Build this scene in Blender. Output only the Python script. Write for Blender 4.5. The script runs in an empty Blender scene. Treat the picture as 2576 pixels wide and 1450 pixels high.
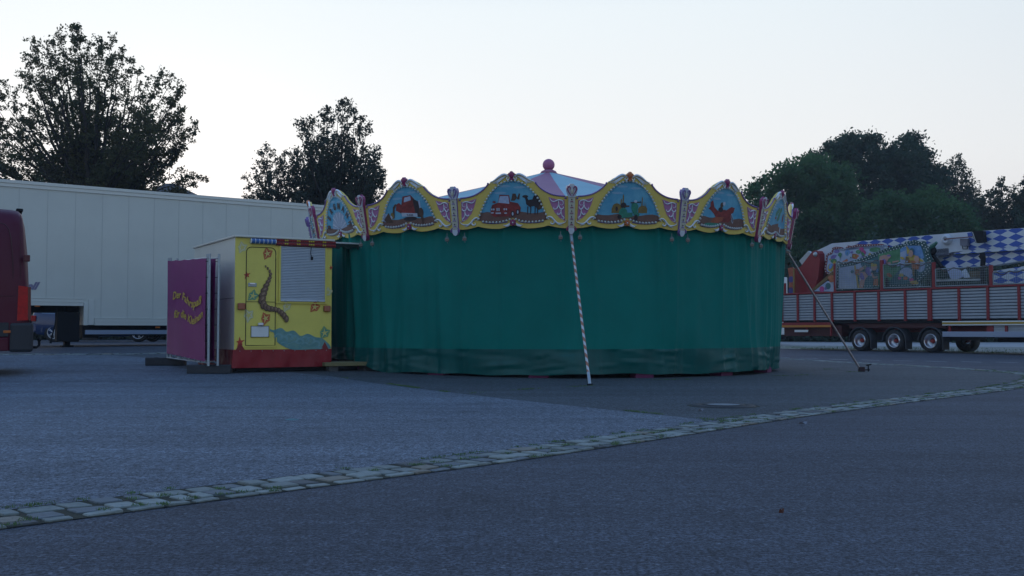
import bpy, bmesh, math, random
import numpy as np
from mathutils import Vector, Matrix
from mathutils.geometry import delaunay_2d_cdt
C = bpy.context.scene
COL = C.collection
PI = math.pi
R = math.radians
sin, cos = math.sin, math.cos

# ------------------------------------------------------------------ camera
FPX, CX, CY, HY, CAMH = 2577.0, 1288.0, 725.0, 832.0, 0.82
PITCH = math.atan((HY - CY) / FPX)
cam_d = bpy.data.cameras.new('camera')
cam_d.sensor_width = 36.0
cam_d.lens = 36.0 * FPX / 2576.0
cam_d.clip_start = 0.05
cam_d.clip_end = 4000
cam = bpy.data.objects.new('camera', cam_d)
cam.location = (0, 0, CAMH)
cam.rotation_euler = (PI / 2 + PITCH, 0, 0)
COL.objects.link(cam)
C.camera = cam

# ------------------------------------------------------------------ sky, light, exposure
C.view_settings.view_transform = 'Standard'
C.view_settings.look = 'None'
C.view_settings.gamma = 1
C.view_settings.exposure = 0.07
world = bpy.data.worlds.new("World")
C.world = world
world.use_nodes = True
nt = world.node_tree
for n in list(nt.nodes): nt.nodes.remove(n)
def wn(t, **k):
    n = nt.nodes.new(t)
    for a, b in k.items(): setattr(n, a, b)
    return n
SUN_AZ = R(-20)      # the sun has just set behind the carousel, a little to the left
sky = wn('ShaderNodeTexSky', sky_type='NISHITA', sun_disc=False)
sky.sun_elevation = R(3)
sky.sun_rotation = SUN_AZ
bg_sky = wn('ShaderNodeBackground'); bg_sky.inputs[1].default_value = 0.05
hs = wn('ShaderNodeHueSaturation'); hs.inputs['Saturation'].default_value = .35; hs.inputs['Value'].default_value = .4
nt.links.new(sky.outputs[0], hs.inputs['Color']); nt.links.new(hs.outputs[0], bg_sky.inputs[0])
tc = wn('ShaderNodeTexCoord')
sep = wn('ShaderNodeSeparateXYZ'); nt.links.new(tc.outputs['Generated'], sep.inputs[0])
def ramp(stops):
    r = wn('ShaderNodeValToRGB')
    el = r.color_ramp.elements
    while len(el) > 1: el.remove(el[-1])
    for i, (p, c) in enumerate(stops):
        e = el[0] if i == 0 else el.new(p)
        e.position = p; e.color = (*c, 1)
    return r
west = ramp([(0, (.88, .80, .77)), (.07, (.84, .79, .78)), (.16, (.86, .865, .865)), (.3, (.80, .87, .91)), (.55, (.26, .43, .78)), (1, (.12, .29, .66))])
east = ramp([(0, (.46, .51, .54)), (.15, (.48, .55, .62)), (.4, (.25, .38, .58)), (1, (.12, .29, .66))])
nt.links.new(sep.outputs[2], west.inputs[0]); nt.links.new(sep.outputs[2], east.inputs[0])
dotv = wn('ShaderNodeVectorMath', operation='DOT_PRODUCT')
nt.links.new(tc.outputs['Generated'], dotv.inputs[0])
dotv.inputs[1].default_value = (sin(R(-16)), cos(R(-16)), 0)
mr = wn('ShaderNodeMapRange', interpolation_type='SMOOTHSTEP')
mr.inputs[1].default_value = 0.12; mr.inputs[2].default_value = 0.93
nt.links.new(dotv.outputs['Value'], mr.inputs[0])
mx = wn('ShaderNodeMix', data_type='RGBA')
nt.links.new(mr.outputs[0], mx.inputs[0]); nt.links.new(east.outputs[0], mx.inputs[6]); nt.links.new(west.outputs[0], mx.inputs[7])
bg = wn('ShaderNodeBackground'); bg.inputs[1].default_value = 1.0
nt.links.new(mx.outputs[2], bg.inputs[0])
add = wn('ShaderNodeAddShader')
nt.links.new(bg.outputs[0], add.inputs[0]); nt.links.new(bg_sky.outputs[0], add.inputs[1])
out = wn('ShaderNodeOutputWorld'); nt.links.new(add.outputs[0], out.inputs[0])
sun_d = bpy.data.lights.new('sun', 'SUN')
sun_d.energy = 0.12; sun_d.angle = R(14); sun_d.color = (1, .72, .55)
sun = bpy.data.objects.new('sun', sun_d)
sun.rotation_euler = Vector((sin(SUN_AZ) * cos(R(3)), cos(SUN_AZ) * cos(R(3)), sin(R(3)))).to_track_quat('Z', 'Y').to_euler()
COL.objects.link(sun)

# ------------------------------------------------------------------ helpers
def ray(vx, vy):
    x = (vx - CX) / FPX; y = (CY - vy) / FPX
    return Vector((x, cos(PITCH) - y * sin(PITCH), sin(PITCH) + y * cos(PITCH)))
O3 = Vector((0, 0, CAMH))
def clamp(x, a=0., b=1.): return a if x < a else b if x > b else x
def sst(x): x = clamp(x); return x * x * (3 - 2 * x)
def ground(x, y):
    t = y - 15.5
    t = (t + math.sqrt(t * t + 1.0)) / 2
    t = min(t, 1e9)
    rise = 10.5 - math.log(1 + math.exp(clamp(10.5 - t, -30, 30)))    # soft limit
    rise = max(rise, 0)
    w = sst((2.5 - x) / 9.0)
    return .040 * rise * w + .05 * sst((y - 27) / 12) * (1 - w) + .25 * sst((y - 48) / 40) * (1 - w)
def gp(vx, vy, dz=0.):
    d = ray(vx, vy); p = O3 + d * 10
    z = 0.
    for _ in range(40):
        t = (z - CAMH) / d.z; p = O3 + d * t
        z = .5 * z + .5 * ground(p.x, p.y)
    return Vector((p.x, p.y, ground(p.x, p.y) + dz))
def at(vx, vy, Y):
    d = ray(vx, vy); return O3 + d * (Y / d.y)
class Frame:
    """local frame: x along a side, y away from the camera, z up"""
    def __init__(s, o, rz):
        s.o = Vector(o); s.rz = rz
        s.M = Matrix.Translation(s.o) @ Matrix.Rotation(rz, 4, 'Z'); s.I = s.M.inverted()
    def f(s, vx, vy, yoff=0.):
        """(x, z) in the local plane y = yoff seen at picture point vx, vy"""
        a = s.I @ O3; b = s.I @ (O3 + ray(vx, vy)); d = b - a
        t = (yoff - a.y) / d.y; p = a + d * t
        return (p.x, p.z)

MATS = {}
def mat(name, col, rough=.6, metal=0., var=.0, vs=4., bump=0., bs=60., coat=0., spec=.5, col2=None, emit=None, sub=0.):
    if name in MATS: return MATS[name]
    m = bpy.data.materials.new(name); m.use_nodes = True
    t = m.node_tree; b = t.nodes['Principled BSDF']
    b.inputs['Base Color'].default_value = (*col, 1); b.inputs['Roughness'].default_value = rough
    b.inputs['Metallic'].default_value = metal; b.inputs['Specular IOR Level'].default_value = spec
    b.inputs['Coat Weight'].default_value = coat
    if var or bump or col2:
        tcn = t.nodes.new('ShaderNodeTexCoord')
    if var or col2:
        n = t.nodes.new('ShaderNodeTexNoise'); n.inputs['Scale'].default_value = vs; n.inputs['Detail'].default_value = 6
        n.inputs['Roughness'].default_value = .65
        t.links.new(tcn.outputs['Object'], n.inputs['Vector'])
        r = t.nodes.new('ShaderNodeValToRGB'); r.color_ramp.elements[0].position = .3; r.color_ramp.elements[1].position = .7
        c2 = col2 or tuple(min(1, c * (1 + var)) for c in col)
        c1 = col if col2 else tuple(c * (1 - var) for c in col)
        r.color_ramp.elements[0].color = (*c1, 1); r.color_ramp.elements[1].color = (*c2, 1)
        t.links.new(n.outputs[0], r.inputs[0]); t.links.new(r.outputs[0], b.inputs['Base Color'])
    if bump:
        n = t.nodes.new('ShaderNodeTexNoise'); n.inputs['Scale'].default_value = bs; n.inputs['Detail'].default_value = 4
        t.links.new(tcn.outputs['Object'], n.inputs['Vector'])
        bu = t.nodes.new('ShaderNodeBump'); bu.inputs['Strength'].default_value = bump; bu.inputs['Distance'].default_value = .02
        t.links.new(n.outputs[0], bu.inputs['Height']); t.links.new(bu.outputs[0], b.inputs['Normal'])
    MATS[name] = m
    return m

class MB:
    def __init__(s): s.v = []; s.f = []; s.m = []; s.mats = []; s.sm = []
    def mi(s, m):
        if m not in s.mats: s.mats.append(m)
        return s.mats.index(m)
    def add(s, vs, fs, m, smooth=False):
        o = len(s.v); k = s.mi(m)
        s.v.extend([tuple(q) for q in vs])
        for f in fs: s.f.append([o + i for i in f]); s.m.append(k); s.sm.append(smooth)
    def box(s, a, b, m):
        x0, y0, z0 = a; x1, y1, z1 = b
        if x0 > x1: x0, x1 = x1, x0
        if y0 > y1: y0, y1 = y1, y0
        if z0 > z1: z0, z1 = z1, z0
        s.add([(x0, y0, z0), (x1, y0, z0), (x1, y1, z0), (x0, y1, z0), (x0, y0, z1), (x1, y0, z1), (x1, y1, z1), (x0, y1, z1)],
              [(0, 3, 2, 1), (4, 5, 6, 7), (0, 1, 5, 4), (1, 2, 6, 5), (2, 3, 7, 6), (3, 0, 4, 7)], m)
    def rbox(s, a, b, m, r=.02):
        """box with chamfered edges"""
        bm = bmesh.new()
        bmesh.ops.create_cube(bm, size=1)
        for v in bm.verts:
            v.co = Vector([(a[i] + b[i]) / 2 + v.co[i] * abs(b[i] - a[i]) for i in range(3)])
        bmesh.ops.bevel(bm, geom=bm.edges[:], offset=r, segments=2, affect='EDGES', profile=.5)
        bm.verts.index_update()
        s.add([v.co.copy() for v in bm.verts], [[v.index for v in f.verts] for f in bm.faces], m); bm.free()
    def prism(s, poly, y0, y1, m, mside=None, M=None):
        """poly of (x, z) extruded from y0 (front) to y1"""
        n = len(poly)
        ar = sum(poly[i][0] * poly[(i + 1) % n][1] - poly[(i + 1) % n][0] * poly[i][1] for i in range(n))
        if ar < 0: poly = poly[::-1]
        fr = [Vector((x, y0, z)) for x, z in poly]; bk = [Vector((x, y1, z)) for x, z in poly]
        vs = fr + bk
        if M: vs = [M @ v for v in vs]
        s.add(vs, [list(range(n)), list(range(2 * n - 1, n - 1, -1))], m)
        s.add(vs, [(i, n + i, n + (i + 1) % n, (i + 1) % n) for i in range(n)], mside or m)
    def flat(s, poly, y, m):
        n = len(poly)
        ar = sum(poly[i][0] * poly[(i + 1) % n][1] - poly[(i + 1) % n][0] * poly[i][1] for i in range(n))
        if ar < 0: poly = poly[::-1]
        s.add([(x, y, z) for x, z in poly], [list(range(n))], m)
    def tube(s, pts, r, m, n=8, cap=True, smooth=True):
        pts = [Vector(p) for p in pts]
        k = len(pts); rs = r if isinstance(r, (list, tuple)) else [r] * k
        ring = []; vs = []
        up = None
        for i, p in enumerate(pts):
            d = (pts[min(i + 1, k - 1)] - pts[max(i - 1, 0)])
            if d.length < 1e-9: d = Vector((0, 0, 1))
            d.normalize()
            if up is None:
                up = Vector((0, 0, 1)) if abs(d.z) < .9 else Vector((1, 0, 0))
            a = d.cross(up)
            if a.length < 1e-6: a = d.orthogonal()
            a.normalize(); b = a.cross(d).normalized(); up = b
            for j in range(n):
                t = 2 * PI * j / n
                vs.append(p + a * cos(t) * rs[i] + b * sin(t) * rs[i])
        fs = [(i * n + j, i * n + (j + 1) % n, (i + 1) * n + (j + 1) % n, (i + 1) * n + j) for i in range(k - 1) for j in range(n)]
        s.add(vs, fs, m, smooth)
        if cap: s.add(vs, [list(range(n))[::-1], list(range((k - 1) * n, k * n))], m)
    def lathe(s, prof, m, n=24, M=None, smooth=True, a0=0., a1=2 * PI):
        """prof of (r, z) about z, moved by M"""
        full = abs(a1 - a0 - 2 * PI) < 1e-6
        k = n if full else n + 1
        vs = [Vector((r * cos(a0 + (a1 - a0) * j / n), r * sin(a0 + (a1 - a0) * j / n), z)) for r, z in prof for j in range(k)]
        if M: vs = [M @ v for v in vs]
        fs = []
        for i in range(len(prof) - 1):
            for j in range(n):
                j2 = (j + 1) % k
                fs.append((i * k + j, i * k + j2, (i + 1) * k + j2, (i + 1) * k + j))
        s.add(vs, fs, m, smooth)
    def ball(s, c, r, m, n=10, k=6, sc=(1, 1, 1)):
        vs = []
        for i in range(k + 1):
            a = PI * i / k
            for j in range(n):
                t = 2 * PI * j / n
                vs.append((c[0] + r * sc[0] * sin(a) * cos(t), c[1] + r * sc[1] * sin(a) * sin(t), c[2] + r * sc[2] * cos(a)))
        fs = [(i * n + j, (i + 1) * n + j, (i + 1) * n + (j + 1) % n, i * n + (j + 1) % n) for i in range(k) for j in range(n)]
        s.add(vs, fs, m, True)
    def build(s, name, parent=None, off=None):
        me = bpy.data.meshes.new(name)
        v = s.v
        if off is not None: v = [(a - off[0], b - off[1], c - off[2]) for a, b, c in v]
        me.from_pydata(v, [], s.f)
        for m in s.mats: me.materials.append(m)
        me.polygons.foreach_set('material_index', s.m)
        me.polygons.foreach_set('use_smooth', s.sm)
        me.validate(); me.update()
        o = bpy.data.objects.new(name, me); COL.objects.link(o)
        if off is not None: o.location = off
        if parent: o.parent = parent
        return o
def tag(o, label=None, cat=None, group=None, kind=None):
    if label: o['label'] = label
    if cat: o['category'] = cat
    if group: o['group'] = group
    if kind: o['kind'] = kind
    return o
def empty(name, loc, rz=0., label=None, cat=None, group=None, parent=None):
    o = bpy.data.objects.new(name, None); o.location = loc; o.rotation_euler = (0, 0, rz)
    o.empty_display_size = .2
    COL.objects.link(o)
    if parent: o.parent = parent
    return tag(o, label, cat, group)
def kids(o): return [c for c in bpy.data.objects if c.parent == o]
def copy_tree(o, parent=None, child=None):
    c = o.copy(); COL.objects.link(c); c.parent = parent
    for k in kids(o): copy_tree(k, c)
    return c
def ell(cx, cz, rx, rz, n=20, rot=0., a0=0., a1=2 * PI):
    return [(cx + rx * cos(t) * cos(rot) - rz * sin(t) * sin(rot), cz + rx * cos(t) * sin(rot) + rz * sin(t) * cos(rot))
            for t in [a0 + (a1 - a0) * i / n for i in range(n if a1 - a0 > 6.2 else n + 1)]]
def star(cx, cz, r, k=.42, n=5, rot=0.3, jit=None):
    o = []
    for i in range(2 * n):
        q = r * (1 if i % 2 == 0 else k) * (jit[i % len(jit)] if jit else 1)
        o.append((cx + q * cos(rot + PI / 2 + PI * i / n), cz + q * sin(rot + PI / 2 + PI * i / n)))
    return o
def cat_rom(P, step=8, closed=False):
    P = [Vector(p) for p in P]; out = []; n = len(P)
    rng = range(n) if closed else range(n - 1)
    for i in rng:
        if closed: p0, p1, p2, p3 = P[i - 1], P[i], P[(i + 1) % n], P[(i + 2) % n]
        else: p0, p1, p2, p3 = P[max(i - 1, 0)], P[i], P[i + 1], P[min(i + 2, n - 1)]
        for j in range(step):
            t = j / step
            out.append(.5 * ((2 * p1) + (p2 - p0) * t + (2 * p0 - 5 * p1 + 4 * p2 - p3) * t * t + (3 * p1 - p0 - 3 * p2 + p3) * t ** 3))
    if not closed: out.append(P[-1])
    return out
def cr2(P, step=6, closed=False): return [(v.x, v.y) for v in cat_rom([(a, b, 0) for a, b in P], step, closed)]
def text2d(s, size=1., bold=.0, shear=0.):
    c = bpy.data.curves.new('lettering_source', 'FONT'); c.body = s; c.size = size; c.offset = bold; c.shear = shear
    c.align_x = 'CENTER'; c.resolution_u = 3
    o = bpy.data.objects.new('lettering_source', c); COL.objects.link(o)
    bpy.context.view_layer.update()
    me = bpy.data.meshes.new_from_object(o.evaluated_get(bpy.context.evaluated_depsgraph_get()))
    vs = [(v.co.x, v.co.y) for v in me.vertices]; fs = [list(p.vertices) for p in me.polygons]
    bpy.data.objects.remove(o); bpy.data.curves.remove(c); bpy.data.meshes.remove(me)
    return vs, fs

# ------------------------------------------------------------------ materials
def asphalt(name, dark, light, fleck, rough=.85):
    m = bpy.data.materials.new(name); m.use_nodes = True
    t = m.node_tree; b = t.nodes['Principled BSDF']; b.inputs['Roughness'].default_value = rough
    b.inputs['Specular IOR Level'].default_value = .35
    tcn = t.nodes.new('ShaderNodeTexCoord')
    def noise(sc, det=5, ro=.6):
        n = t.nodes.new('ShaderNodeTexNoise'); n.inputs['Scale'].default_value = sc; n.inputs['Detail'].default_value = det; n.inputs['Roughness'].default_value = ro
        t.links.new(tcn.outputs['Object'], n.inputs['Vector']); return n
    def rmp(src, a, b_, ca, cb):
        r = t.nodes.new('ShaderNodeValToRGB'); r.color_ramp.elements[0].position = a; r.color_ramp.elements[1].position = b_
        r.color_ramp.elements[0].color = (*ca, 1); r.color_ramp.elements[1].color = (*cb, 1)
        t.links.new(src, r.inputs[0]); return r
    def mixc(a, b_, mode, f=1.):
        x = t.nodes.new('ShaderNodeMix'); x.data_type = 'RGBA'; x.blend_type = mode; x.inputs[0].default_value = f
        t.links.new(a, x.inputs[6]); t.links.new(b_, x.inputs[7]); return x
    big = rmp(noise(.28, 6, .62).outputs[0], .32, .70, dark, light)
    mid = rmp(noise(13, 6, .85).outputs[0], .36, .64, (.55,) * 3, (1.45,) * 3)
    fine = rmp(noise(55, 4, .9).outputs[0], .40, .60, (.18,) * 3, (2.1,) * 3)
    vor = t.nodes.new('ShaderNodeTexVoronoi'); vor.inputs['Scale'].default_value = 70
    t.links.new(tcn.outputs['Object'], vor.inputs['Vector'])
    spk = rmp(vor.outputs['Color'], .90, .95, (0, 0, 0), fleck)
    mp = t.nodes.new('ShaderNodeMapping'); mp.inputs['Rotation'].default_value = (0, 0, R(-36)); mp.inputs['Scale'].default_value = (.12, 1.5, 1)
    t.links.new(tcn.outputs['Object'], mp.inputs['Vector'])
    ns_ = noise(1.1, 5, .6); t.links.new(mp.outputs[0], ns_.inputs['Vector'])
    streak = rmp(ns_.outputs[0], .35, .65, (.84,) * 3, (1.14,) * 3)
    blot = rmp(noise(1.7, 4, .5).outputs[0], .27, .40, (.74,) * 3, (1,) * 3)
    big = mixc(big.outputs[0], streak.outputs[0], 'MULTIPLY'); big = mixc(big.outputs[2], blot.outputs[0], 'MULTIPLY')
    x = mixc(big.outputs[2], mid.outputs[0], 'MULTIPLY'); x = mixc(x.outputs[2], fine.outputs[0], 'MULTIPLY')
    x = mixc(x.outputs[2], spk.outputs[0], 'ADD', .9)
    t.links.new(x.outputs[2], b.inputs['Base Color'])
    bu = t.nodes.new('ShaderNodeBump'); bu.inputs['Strength'].default_value = .22; bu.inputs['Distance'].default_value = .004
    t.links.new(noise(110, 3, .8).outputs[0], bu.inputs['Height']); t.links.new(bu.outputs[0], b.inputs['Normal'])
    MATS[name] = m
    return m
M_road = asphalt('road_asphalt', (.040, .047, .062), (.057, .067, .086), (.10, .11, .12))
M_lot = asphalt('worn_asphalt', (.083, .100, .124), (.122, .145, .174), (.12, .13, .14))
M_plaza = asphalt('plaza_asphalt', (.044, .054, .062), (.064, .076, .086), (.07, .075, .08))
M_verge = mat('gravel_verge', (.15, .16, .13), .95, var=.3, vs=2.5, bump=.5, bs=8, col2=(.30, .30, .27))
M_path = mat('pale_path', (.36, .36, .36), .9, var=.12, vs=1)
M_turf = mat('turf', (.035, .065, .025), .95, var=.4, vs=3, bump=.5, bs=20)
M_stone = [mat('granite_%s' % n, c, .75, var=.22, vs=22, bump=.4, bs=60) for n, c in
           (('grey', (.175, .205, .195)), ('blue', (.125, .15, .165)), ('warm', (.20, .185, .15)), ('pale', (.24, .275, .26)), ('dark', (.085, .095, .10)))]
M_joint = mat('joint_soil', (.020, .026, .016), .95, var=.4, vs=30)
M_blade = mat('grass_blade', (.085, .16, .045), .8, var=.3, vs=5)
M_white = mat('white_paint', (.72, .75, .74), .45, var=.05, vs=2)
M_black = mat('black_metal', (.014, .016, .020), .7, spec=.15)
M_rubber = mat('rubber', (.016, .017, .02), .75, bump=.2, bs=40)
M_chrome = mat('polished_rim', (.62, .65, .70), .28, 1.)
M_silver = mat('silver_relief', (.72, .78, .84), .30, .35, var=.06, vs=8)
M_steel = mat('galvanised_steel', (.40, .46, .50), .45, .6, var=.12, vs=14)
M_glass = mat('dark_glass', (.012, .016, .022), .08, spec=.8)
# ------------------------------------------------------------------ the ground
def axis(fine0, fine1, st, far0, far1):
    a = list(np.arange(fine0, fine1 + 1e-6, st)); x = fine1; d = st
    while x < far1: d *= 1.35; x = min(x + d, far1); a.append(x)
    x = fine0; d = st
    while x > far0: d *= 1.35; x = max(x - d, far0); a.insert(0, x)
    return a
def ground_sheet():
    xs = axis(-26, 26, .5, -420, 420); ys = axis(-4, 60, .5, -120, 620)
    vs = [(x, y, ground(x, y)) for y in ys for x in xs]; n = len(xs)
    fs = [(j * n + i, j * n + i + 1, (j + 1) * n + i + 1, (j + 1) * n + i) for j in range(len(ys) - 1) for i in range(n - 1)]
    b = MB(); b.add(vs, fs, M_road, True)
    return tag(b.build('ground'), kind='structure')
ground_sheet()
def inside(p, poly):
    x, y = p; c = False; n = len(poly); j = n - 1
    for i in range(n):
        xi, yi = poly[i]; xj, yj = poly[j]
        if (yi > y) != (yj > y) and x < (xj - xi) * (y - yi) / (yj - yi + 1e-12) + xi: c = not c
        j = i
    return c
def sheet(name, poly, m, dz, step=.75, kind='structure'):
    poly = [(p[0], p[1]) for p in poly]
    dense = []
    for i in range(len(poly)):
        a = Vector(poly[i]); b_ = Vector(poly[(i + 1) % len(poly)]); k = max(1, int((b_ - a).length / step))
        for j in range(k): dense.append(a.lerp(b_, j / k))
    n = len(dense)
    x0 = min(p.x for p in dense); x1 = max(p.x for p in dense); y0 = min(p.y for p in dense); y1 = max(p.y for p in dense)
    dp = [(p.x, p.y) for p in dense]
    pts = list(dense)
    y = y0
    while y < y1:
        x = x0
        while x < x1:
            if inside((x, y), dp): pts.append(Vector((x, y)))
            x += step
        y += step
    vs, es, fs, _, _, _ = delaunay_2d_cdt(pts, [(i, (i + 1) % n) for i in range(n)], [list(range(n))], 1, 1e-5)
    b = MB(); b.add([(v.x, v.y, ground(v.x, v.y) + dz) for v in vs], fs, m, True)
    return tag(b.build(name), kind=kind)
# cobbled edging: outer line read off the photo, continued round behind the carousel
near = [gp(x, y) for x, y in [(0, 1333), (300, 1293), (640, 1248), (1000, 1201), (1300, 1161), (1650, 1108), (2000, 1053), (2250, 1019), (2400, 1000), (2500, 988), (2576, 976)]]
d0 = (near[0] - near[1]).normalized()
tip = [gp(x, y) for x, y in [(2632, 962), (2646, 950), (2600, 941), (2527, 935), (2430, 928), (2313, 921), (2156, 913), (1981, 903)]]
back = [Vector(p) for p in [(5, 31.6, 0), (1, 31.6, 0), (-3, 29, 0), (-5.6, 25.2, 0), (-8.2, 23.2, 0), (-12, 22.9, 0), (-18, 22.9, 0), (-25, 22.9, 0)]]
edge = cat_rom([near[0] + d0 * 6, near[0] + d0 * 3] + near + tip + back, 10)
edge = [Vector((p.x, p.y)) for p in edge]
def resample(P, st):
    out = [P[0]]; acc = 0.
    for i in range(len(P) - 1):
        a, b_ = P[i], P[i + 1]; L = (b_ - a).length; t = st - acc
        while t <= L: out.append(a.lerp(b_, t / L)); t += st
        acc = L - (t - st)
    return out
edge = resample(edge, .05)
def normal_at(i):
    a = edge[max(i - 3, 0)]; b_ = edge[min(i + 3, len(edge) - 1)]; d = (b_ - a).normalized()
    return d, Vector((-d.y, d.x))      # d along, n to the inner side (left of travel)
inner = [edge[i] + normal_at(i)[1] * .435 for i in range(0, len(edge), 8)]
outer = [edge[i] - normal_at(i)[1] * .01 for i in range(0, len(edge), 8)]
# joint meets the strip at the photo point (1842, 1064)
jp = gp(1842, 1064)
ji = min(range(len(inner)), key=lambda i: (inner[i] - Vector((jp.x, jp.y))).length)
joint = [gp(x, y) for x, y in [(1650, 1045), (1450, 1024), (1270, 1005), (1100, 985), (835, 948), (560, 919), (420, 905), (285, 894.5)]]
left_far = min(range(len(inner)), key=lambda i: (inner[i] - Vector((joint[-1].x, joint[-1].y))).length)
lot_poly = [tuple(p) for p in inner[:ji + 1]] + [(p.x, p.y) for p in joint] + [tuple(p) for p in inner[left_far + 2:]] + [(-25, 12), (-15, 5)]
plaza_poly = [tuple(p) for p in inner[ji:left_far + 1]] + [(p.x, p.y) for p in joint[::-1]]
sheet('parking_area', lot_poly, M_lot, .006)
sheet('paved_square', plaza_poly, M_plaza, .006)
strip_poly = [tuple(p) for p in outer] + [tuple(p) for p in inner[::-1]]
rnd = random.Random(4)
def cobbles():
    b = MB()
    n = len(edge)
    # soil bed
    for i in range(0, n - 8, 8):
        q = []
        for k in (i, i + 8):
            d, nn = normal_at(k)
            for w in (-.006, .44):
                p = edge[k] + nn * w; q.append((p.x, p.y, ground(p.x, p.y) + .004))
        b.add(q, [(0, 2, 3, 1)], M_joint)
    for row in range(3):
        w0 = [0.0, .095, .268][row]; w1 = [.072, .242, .415][row]
        i = rnd.randint(0, 3)
        while i < n - 8:
            L = rnd.choice([3, 3, 3, 3, 4, 3, 2, 4])
            if edge[i].y > 19: L += 1
            d, nn = normal_at(i + L // 2)
            c = edge[min(i + L // 2, n - 1)]
            a0 = -.05 * L / 2 + .014; a1 = .05 * L / 2 - .014
            mid_w = (w0 + w1) / 2; hw = (w1 - w0) / 2 - .003
            ring = []
            for s_, t_ in ((-1, -.84), (-.90, -1), (.90, -1), (1, -.84), (1, .84), (.90, 1), (-.90, 1), (-1, .84)):
                u = a1 * s_ * rnd.uniform(.90, 1.03); v = hw * t_ * rnd.uniform(.90, 1.02)
                ring.append((u, v))
            sk = rnd.uniform(-.03, .03)
            vs = []
            h = rnd.uniform(.002, .009)
            tilt = rnd.uniform(-.04, .04)
            for lev, (sc, z) in enumerate(((1, -.02), (1, h - .004), (.95, h + rnd.uniform(-.001, .002)))):
                for u, v in ring:
                    p = c + d * (u * sc) + nn * (mid_w + v * sc + sk * u)
                    vs.append((p.x, p.y, ground(p.x, p.y) + .0055 + z + tilt * u))
            fs = [tuple(range(16, 24))]
            for lv in range(2):
                fs += [(lv * 8 + k, lv * 8 + (k + 1) % 8, (lv + 1) * 8 + (k + 1) % 8, (lv + 1) * 8 + k) for k in range(8)]
            m = rnd.choices(M_stone, (6, 3, 1.3, 4, 1.2))[0]
            b.add(vs, fs, m)
            i += L
    return tag(b.build('cobbled_edging'), kind='structure')
cobbles()
def tufts(name, spots, h=(.02, .05), spread=.05, per=14, mat_=M_blade):
    b = MB()
    for (x, y) in spots:
        for _ in range(per):
            px = x + rnd.gauss(0, spread); py = y + rnd.gauss(0, spread); a = rnd.uniform(0, PI); hh = rnd.uniform(*h); w = hh * .10 + .001
            z = ground(px, py) + .014
            lx, ly = rnd.gauss(0, .4) * hh, rnd.gauss(0, .4) * hh
            b.add([(px - w * cos(a), py - w * sin(a), z), (px + w * cos(a), py + w * sin(a), z), (px + lx, py + ly, z + hh)], [(0, 1, 2)], mat_)
    return b
sp = []
for i in range(0, len(edge) - 1):
    y = edge[i].y
    if y > 21: continue
    if rnd.random() < .7:
        d, nn = normal_at(i); w = rnd.choice([.083, .255, .255, .427, .427, .0]) + rnd.gauss(0, .007); p = edge[i] + nn * w + d * rnd.uniform(0, .05)
        if math.sin(i * .11) + math.sin(i * .037) + rnd.gauss(0, .7) > -.9: sp.append((p.x, p.y))
tag(tufts('grass', sp, (.005, .016), .020, 46).build('grass'), kind='stuff', label='short grass growing in the joints of the cobbled edging', cat='grass')
# moss and weeds along the seams of the asphalt
sp = []
def seam(P, dens, cond):
    for a, b_ in zip(P[:-1], P[1:]):
        L = (b_ - a).length
        for k in range(int(L * dens)):
            q = a.lerp(b_, rnd.random())
            if cond(q): sp.append((q.x, q.y))
seam([gp(x, y) for x, y in [(835, 948), (1010, 973)]], 4, lambda q: math.sin(q.x * 9) > .3)
seam([gp(x, y) for x, y in [(950, 964), (1130, 990)]], 60, lambda q: math.sin(q.x * 7) > -.4)
seam([gp(x, y) for x, y in [(1560, 1036), (1842, 1066)]], 40, lambda q: math.sin(q.x * 11) > -.1)
seam([gp(x, y) for x, y in [(1180, 993), (1330, 982), (1500, 973)]], 26, lambda q: math.sin(q.x * 8) > .0)
for x, y in [(2090, 931), (1880, 931), (2030, 946), (1965, 948), (1670, 958), (1720, 957), (2140, 938)]:
    q = gp(x, y)
    for _ in range(9): sp.append((q.x + rnd.gauss(0, .12), q.y + rnd.gauss(0, .04)))
tag(tufts('weeds', sp, (.008, .022), .02, 12).build('weeds'), kind='stuff', label='thin weeds and moss along the seams of the asphalt square', cat='weeds')
# lane dashes on the far road
b = MB()
def dash(b, a, c, w=.12):
    P = [a.lerp(c, i / 6) for i in range(7)]; d = (c - a); nn = Vector((-d.y, d.x, 0)).normalized() * w / 2
    vs = []
    for p in P:
        for s_ in (1, -1):
            q = p + nn * s_; vs.append((q.x, q.y, ground(q.x, q.y) + .004))
    b.add(vs, [(2 * i, 2 * i + 1, 2 * i + 3, 2 * i + 2) for i in range(6)], M_dash)
M_dash = mat('worn_road_paint', (.40, .42, .44), .8, var=.35, vs=12)
for x0, y0, x1, y1 in [(2013, 901.5, 2058, 902.6), (2087, 904.3, 2134, 905.8), (2166, 906.0, 2214, 907.6), (2248, 908.0, 2298, 909.4), (2330, 909.2, 2382, 911), (2418, 910.4, 2470, 912), (2506, 911.6, 2560, 913.2), (2597, 912.6, 2652, 914.3), (1940, 899, 1985, 900.2)]:
    dash(b, gp(x0, y0), gp(x1, y1))
tag(b.build('lane_markings'), kind='structure')
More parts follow.
